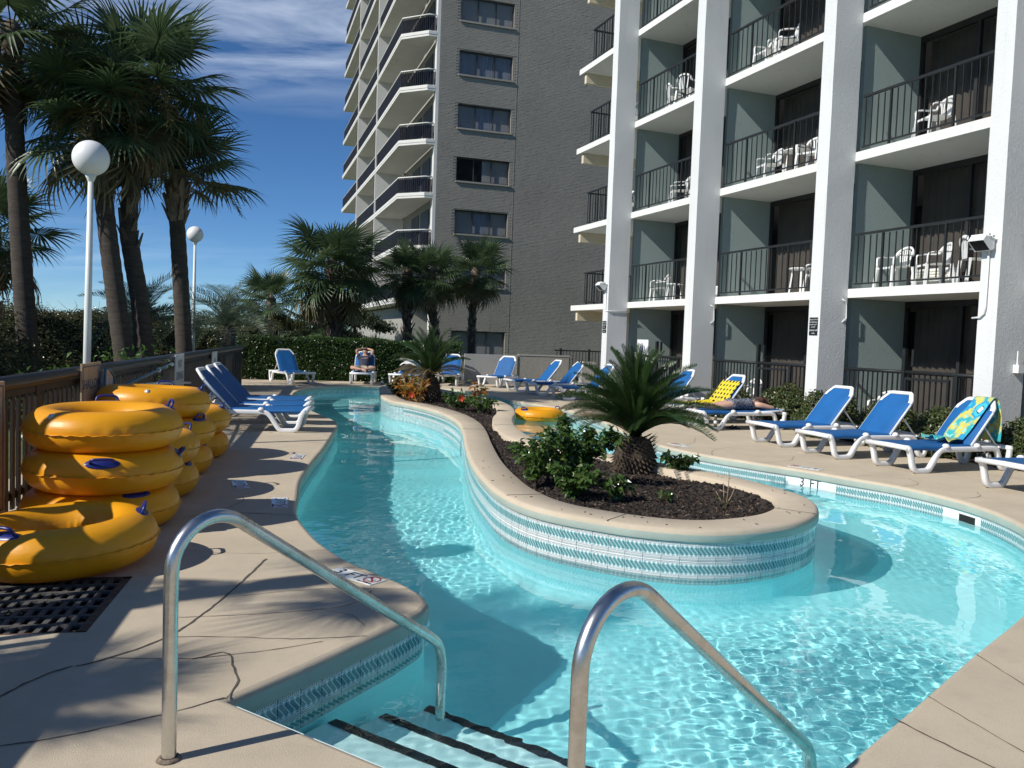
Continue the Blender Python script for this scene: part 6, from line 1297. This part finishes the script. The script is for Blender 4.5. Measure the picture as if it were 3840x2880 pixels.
for sg in (-1, 1): q.sphere(bk(0.715, sg * 0.032, 0.245), 0.011, 8, 6)
q.tube([bk(0.648, -0.025, 0.245), bk(0.645, 0, 0.252), bk(0.648, 0.025, 0.245)], 0.006, 5); q.build('face_features', M_capm, man)
q = MB(); q.tube([bk(0.845 + 0.03 * math.cos(a), 0.098, 0.17 + 0.03 * math.sin(a)) for a in np.linspace(0, 2 * PI, 13)[:-1]], 0.008, 6, closed=True); q.build('wrist_watch', mat('bright watch', (0.8, 0.68, 0.35), 0.3, 0.05), man)

woman = empty('person', mtx=LW.matrix_local.copy()); tag(woman, 'person in a speckled dark swimsuit lying face down on a flat lounger', 'person')
k = Sk(); Z0 = 0.375
k.j('hip', (0.97, 0, Z0 + 0.115), (0.165, 0.125)); k.j('waist', (1.14, 0, Z0 + 0.10), (0.135, 0.095), 'hip'); k.j('chest', (1.32, 0, Z0 + 0.115), (0.155, 0.115), 'waist'); k.j('nb', (1.45, 0, Z0 + 0.115), (0.09, 0.07), 'chest'); k.j('neck', (1.52, 0.01, Z0 + 0.12), 0.05, 'nb')
k.j('jaw', (1.575, 0.03, Z0 + 0.115), (0.065, 0.075), 'neck'); k.j('head', (1.64, 0.05, Z0 + 0.12), (0.075, 0.092), 'jaw'); k.j('crown', (1.71, 0.06, Z0 + 0.125), (0.055, 0.07), 'head'); k.j('nose', (1.61, 0.12, Z0 + 0.085), 0.014, 'jaw')
for sg, s in ((-1, 'l'), (1, 'r')):
    sh = Vector((1.44, sg * 0.165, Z0 + 0.115)); el = Vector((1.76, sg * 0.24, Z0 + 0.045)); wr = Vector((1.70, sg * 0.03 + 0.03, Z0 + 0.035 + 0.02 * (sg > 0))); k.j(s + 'sh', sh, 0.066, 'nb'); k.j(s + 'ua', sh.lerp(el, 0.5), 0.056, s + 'sh'); k.j(s + 'el', el, 0.045, s + 'ua'); k.j(s + 'fa', el.lerp(wr, 0.5), 0.038, s + 'el'); k.j(s + 'wr', wr, 0.026, s + 'fa'); k.hand(s, s + 'wr', None, ((-0.15, -sg * 0.98, 0), (1, -0.1 * sg, 0), (0, 0, -0.3)), sg)
    h = Vector((0.90, sg * 0.085, Z0 + 0.105)); kn = Vector((0.50, sg * 0.10, Z0 + 0.065)); an = Vector((0.12, sg * 0.09, Z0 + 0.075)); k.j(s + 'h', h, 0.105, 'hip'); k.j(s + 'th', h.lerp(kn, 0.45), 0.088, s + 'h'); k.j(s + 'kn', kn, 0.058, s + 'th'); k.j(s + 'ca', kn.lerp(an, 0.35), 0.060, s + 'kn'); k.j(s + 'an', an, 0.036, s + 'ca'); k.j(s + 'hl', an + Vector((-0.04, 0, 0.025)), 0.034, s + 'an'); k.j(s + 'to', an + Vector((-0.16, sg * 0.02, -0.055)), (0.036, 0.022), s + 'hl')
obj('body', skin_mesh('body', k.J, k.E, M_skin2), woman)
def speckle():
    m, nt, b = mat_new('speckled suit'); co = coord(nt); v = nt.nodes.new('ShaderNodeTexVoronoi'); v.inputs['Scale'].default_value = 62; nt.links.new(co, v.inputs['Vector']); nt.links.new(mixc(nt, ramp(nt, v.outputs['Distance'], 0.50, 0.30), (0.020, 0.024, 0.055), (0.42, 0.44, 0.50)), b.inputs['Base Color']); b.inputs['Roughness'].default_value = 0.8; return m
M_suit = speckle(); t = Sk(); t.j('hip', (0.965, 0, Z0 + 0.118), (0.20, 0.160)); t.j('waist', (1.14, 0, Z0 + 0.10), (0.165, 0.125), 'hip'); t.j('chest', (1.30, 0, Z0 + 0.115), (0.185, 0.145), 'waist'); t.j('ct', (1.375, 0, Z0 + 0.112), (0.140, 0.112), 'chest')
for sg, s in ((-1, 'l'), (1, 'r')): t.j(s, (0.88, sg * 0.088, Z0 + 0.11), 0.122, 'hip'); t.j(s + 'u', (0.80, sg * 0.092, Z0 + 0.10), 0.115, s)
sw = obj('swimsuit', skin_mesh('swimsuit', t.J, t.E, M_suit), woman); q = MB()
for sg in (-1, 1): q.tube([(1.36, sg * 0.09, Z0 + 0.225), (1.46, sg * 0.11, Z0 + 0.19), (1.50, sg * 0.11, Z0 + 0.13)], 0.012, 6)
q.build('strap', M_suit, sw)
M_hair = mat('auburn hair', (0.060, 0.022, 0.014), 0.6, 0.4, 30, 0.6, 60, vscale=(1, 6, 6)); t = Sk(); t.j('a', (1.655, 0.045, Z0 + 0.14), (0.098, 0.10)); t.j('b', (1.735, 0.055, Z0 + 0.13), (0.07, 0.08), 'a'); t.j('c', (1.57, 0.02, Z0 + 0.165), (0.075, 0.055), 'a'); t.j('d', (1.50, -0.02, Z0 + 0.175), (0.05, 0.03), 'c'); obj('hair', skin_mesh('hair', t.J, t.E, M_hair), woman)

# ------------------------------------------------------------------ towels, bag, sandals
def cloth(name, rows, m, parent=None, mtx=None):
    h, w = len(rows), len(rows[0]); q = MB(); q.grid(rows); me = q.mesh(name, m); uv = me.uv_layers.new(name='UVMap'); vi = np.zeros(len(me.loops), np.int32); me.loops.foreach_get('vertex_index', vi)
    uv.data.foreach_set('uv', np.stack([(vi % w) / (w - 1), (vi // w) / (h - 1)], 1).astype(np.float32).ravel()); o = obj(name, me, parent, mtx=mtx); s = o.modifiers.new('thickness', 'SOLIDIFY'); s.thickness = 0.006; s.offset = 1.0; return o
def check_mat():
    m, nt, b = mat_new('yellow check'); E.nt = nt; x = nt.nodes.new('ShaderNodeSeparateXYZ'); nt.links.new(coord(nt, 'UV'), x.inputs[0]); u = (E(x.outputs[0]) * 6.5).frac().lt(0.5); v = (E(x.outputs[1]) * 13.0).frac().lt(0.45)
    c = mixc(nt, u.max(v) , (0.76, 0.60, 0.008), (0.70, 0.54, 0.02)); c = mixc(nt, (u * (v * -1.0 + 1.0)) * 0.55, c, (0.34, 0.31, 0.10)); c = mixc(nt, u * v, c, (0.018, 0.018, 0.014)); nt.links.new(c, b.inputs['Base Color']); b.inputs['Roughness'].default_value = 0.9; bump(nt, b, noise(nt, coord(nt), 90, 3), 0.3); return m
pth = [tuple(Vector((1.19, 0, 0.345)) + B52 * t_ + N52 * 0.045) for t_ in (0.66, 0.55, 0.44, 0.33, 0.22, 0.12)] + [(1.22, 0, 0.43), (1.12, 0, 0.41), (1.0, 0, 0.405), (0.85, 0, 0.40), (0.7, 0, 0.397), (0.52, 0, 0.395), (0.34, 0, 0.395)]
P = crspline(pth, 0.028); rows = []
for i, p in enumerate(P):
    t_ = i / (len(P) - 1); row = []; narrow = 1.0 - 0.45 * max(0, t_ - 0.55) / 0.45; rum = 0.2 + 1.0 * math.exp(-((t_ - 0.50) / 0.16) ** 2) + 0.55 * max(0, t_ - 0.5)
    for j in range(30):
        s = j / 29 * 2 - 1; y = s * 0.37 * narrow + 0.04 + 0.03 * math.sin(t_ * 9) ; w = 0.028 * rum * (math.sin(s * 7 + t_ * 21) + 0.7 * math.sin(s * 13 - t_ * 33) + 0.6 * mnoise.noise((s * 4, t_ * 12, 1)))
        nrm = N52 if t_ < 0.42 else Vector((0, 0, 1)); pos = Vector(p) + Vector((0, y, 0)) + nrm * (abs(w) + 0.012) - (Vector((0, 0, 0.05 * max(0, abs(y) - 0.345) / 0.03)) if abs(y) > 0.345 else Vector())
        row.append(tuple(pos))
    rows.append(row)
tw = cloth('beach_towel', rows, check_mat(), mtx=LY.matrix_local.copy()); tag(tw, 'crumpled yellow and black checked towel draped over a lounger', 'towel')
def flower_mat():
    m, nt, b = mat_new('flowered towel'); E.nt = nt; mp_n = nt.nodes.new('ShaderNodeMapping'); mp_n.inputs['Scale'].default_value = (1.0, 3.4, 1); nt.links.new(coord(nt, 'UV'), mp_n.inputs[0]); v = nt.nodes.new('ShaderNodeTexVoronoi'); v.inputs['Scale'].default_value = 1.25; v.inputs['Randomness'].default_value = 0.75; nt.links.new(mp_n.outputs[0], v.inputs['Vector'])
    d = E(v.outputs['Distance']); n_ = E(noise(nt, mp_n.outputs[0], 2.2, 3)); wv = E(noise(nt, mp_n.outputs[0], 7.0, 2)) * 0.16; r_ = d + wv - 0.08
    c = mixc(nt, ramp(nt, n_, 0.46, 0.54), (0.03, 0.36, 0.40), (0.56, 0.50, 0.10)); c = mixc(nt, ramp(nt, noise(nt, mp_n.outputs[0], 4.5, 2), 0.58, 0.60), c, (0.30, 0.62, 0.50))
    for hi_, col in ((0.40, (0.02, 0.27, 0.50)), (0.31, (0.05, 0.46, 0.56)), (0.20, (0.02, 0.05, 0.12)), (0.165, (0.72, 0.74, 0.68)), (0.06, (0.10, 0.05, 0.03))): c = mixc(nt, r_.lt(hi_), c, col)
    nt.links.new(c, b.inputs['Base Color']); b.inputs['Roughness'].default_value = 0.9; return m
B50 = Vector((math.cos(rad(50)), 0, math.sin(rad(50)))); N50 = Vector((-B50.z, 0, B50.x)); H0 = Vector((1.19, 0, 0.345))
pth = [tuple(H0 + B50 * 0.80 - N50 * 0.06 + Vector((0.02, 0, -0.52))), tuple(H0 + B50 * 0.83 - N50 * 0.05 + Vector((0.02, 0, -0.2))), tuple(H0 + B50 * 0.86 - N50 * 0.035), tuple(H0 + B50 * 0.875 + N50 * 0.02)] + [tuple(H0 + B50 * t_ + N50 * 0.05) for t_ in (0.83, 0.7, 0.55, 0.4, 0.25, 0.12)] + [(1.20, 0, 0.42), (1.08, 0, 0.402), (0.93, 0, 0.40)]
P = crspline(pth, 0.026); rows = []
for i, p in enumerate(P):
    t_ = i / (len(P) - 1); row = []; hw = 0.17 if t_ < 0.85 else 0.17 + 1.1 * (t_ - 0.85); rum = 0.25 + 1.6 * max(0, t_ - 0.80) / 0.2
    for j in range(18):
        s = j / 17 * 2 - 1; y = -0.10 + 0.17 * (t_ - 0.35) * 0.9 + s * hw * (1.0 + 0.10 * math.sin(t_ * 11)); w = 0.016 * rum * (1 + math.sin(s * 9 + t_ * 17) + 0.5 * math.sin(s * 17 - t_ * 29)); row.append(tuple(Vector(p) + Vector((0, y, 0)) + (N50 if 0.35 < t_ < 0.86 else Vector((0, 0, 1))) * (w + 0.010)))
    rows.append(row)
tf = cloth('beach_towel', rows, flower_mat(), mtx=LF.matrix_local.copy()); tag(tf, 'turquoise and yellow flowered towel hanging over a lounger back', 'towel')
M_bag = mat('dark olive bag', (0.040, 0.042, 0.036), 0.8, 0.3, 9, 0.4, 30); M_bagw = mat('white towel end', (0.62, 0.60, 0.58), 0.9, 0.1, 9)
bg_ = empty('beach_bag', mtx=LT.matrix_local @ Matrix.Translation((0.95, -0.06, 0.40))); tag(bg_, 'dark rounded beach bag with white cloth over it on the low lounger', 'bag')
q = MB(); q.sphere((0, 0, 0.15), 1.0, 20, 14, (0.20, 0.29, 0.20)); q.v = [(x + 0.015 * math.sin(y * 23), y + 0.02 * math.sin(z * 30 + x * 20), max(z, 0.0) + 0.012 * math.sin(x * 31 + y * 17)) for x, y, z in q.v]; q.build('sack', M_bag, bg_)
q = MB(); q.grid([[(-0.215 * math.cos(b_) * 0.9 - 0.015 + 0.02 * math.sin(a * 7), 0.30 * math.sin(a) * 1.02, 0.15 + 0.215 * math.cos(a) * math.sin(b_) + 0.012 * math.sin(a * 9 + b_ * 5)) for a in np.linspace(-1.1, 1.5, 16)] for b_ in np.linspace(0.75, 1.6, 7)]); q.build('cloth_end', M_bagw, bg_)
sd = empty('sandals', mtx=LW.matrix_local @ Matrix.Translation((0.95, -0.1, 0.0))); tag(sd, 'pair of dark sandals under the woman\'s lounger', 'sandals')
for k_ in (0, 1):
    q = MB(); q.prism([(0.0 + 0.13 * math.cos(a), 0.045 * math.sin(a) * (1 + 0.25 * math.cos(a))) for a in np.linspace(0, 2 * PI, 17)[:-1]], 0.0, 0.022); q.tube([(-0.02, -0.045, 0.02), (0.03, 0, 0.06), (-0.02, 0.045, 0.02)], 0.010, 5); q.build('sandal', M_capm, sd, (0, 0.12 * k_, 0.002))
# windblown bits on the island coping and deck
q = MB()
for i in range(60):
    a = rng.randrange(len(isl)); p = offset_isl[a] if False else isl[a]
    if p.y > 11: continue
    n_ = normals(isl)[a] if i == 0 else None
ins20 = offset(isl, -0.20)
for i in range(34):
    p = rng.choice([v for v in ins20 if v.y < 10.5]) + Vector((rng.uniform(-0.13, 0.13), rng.uniform(-0.13, 0.13), 0)); a = rng.uniform(0, PI); L = rng.uniform(0.008, 0.030); q.box((p.x, p.y, ZI + 0.0035), (L, 0.006, 0.005), rz=a)
stuff(q.build('stray_bark', M_ch[0], island))
for nm in ('body', 't_shirt'): pass
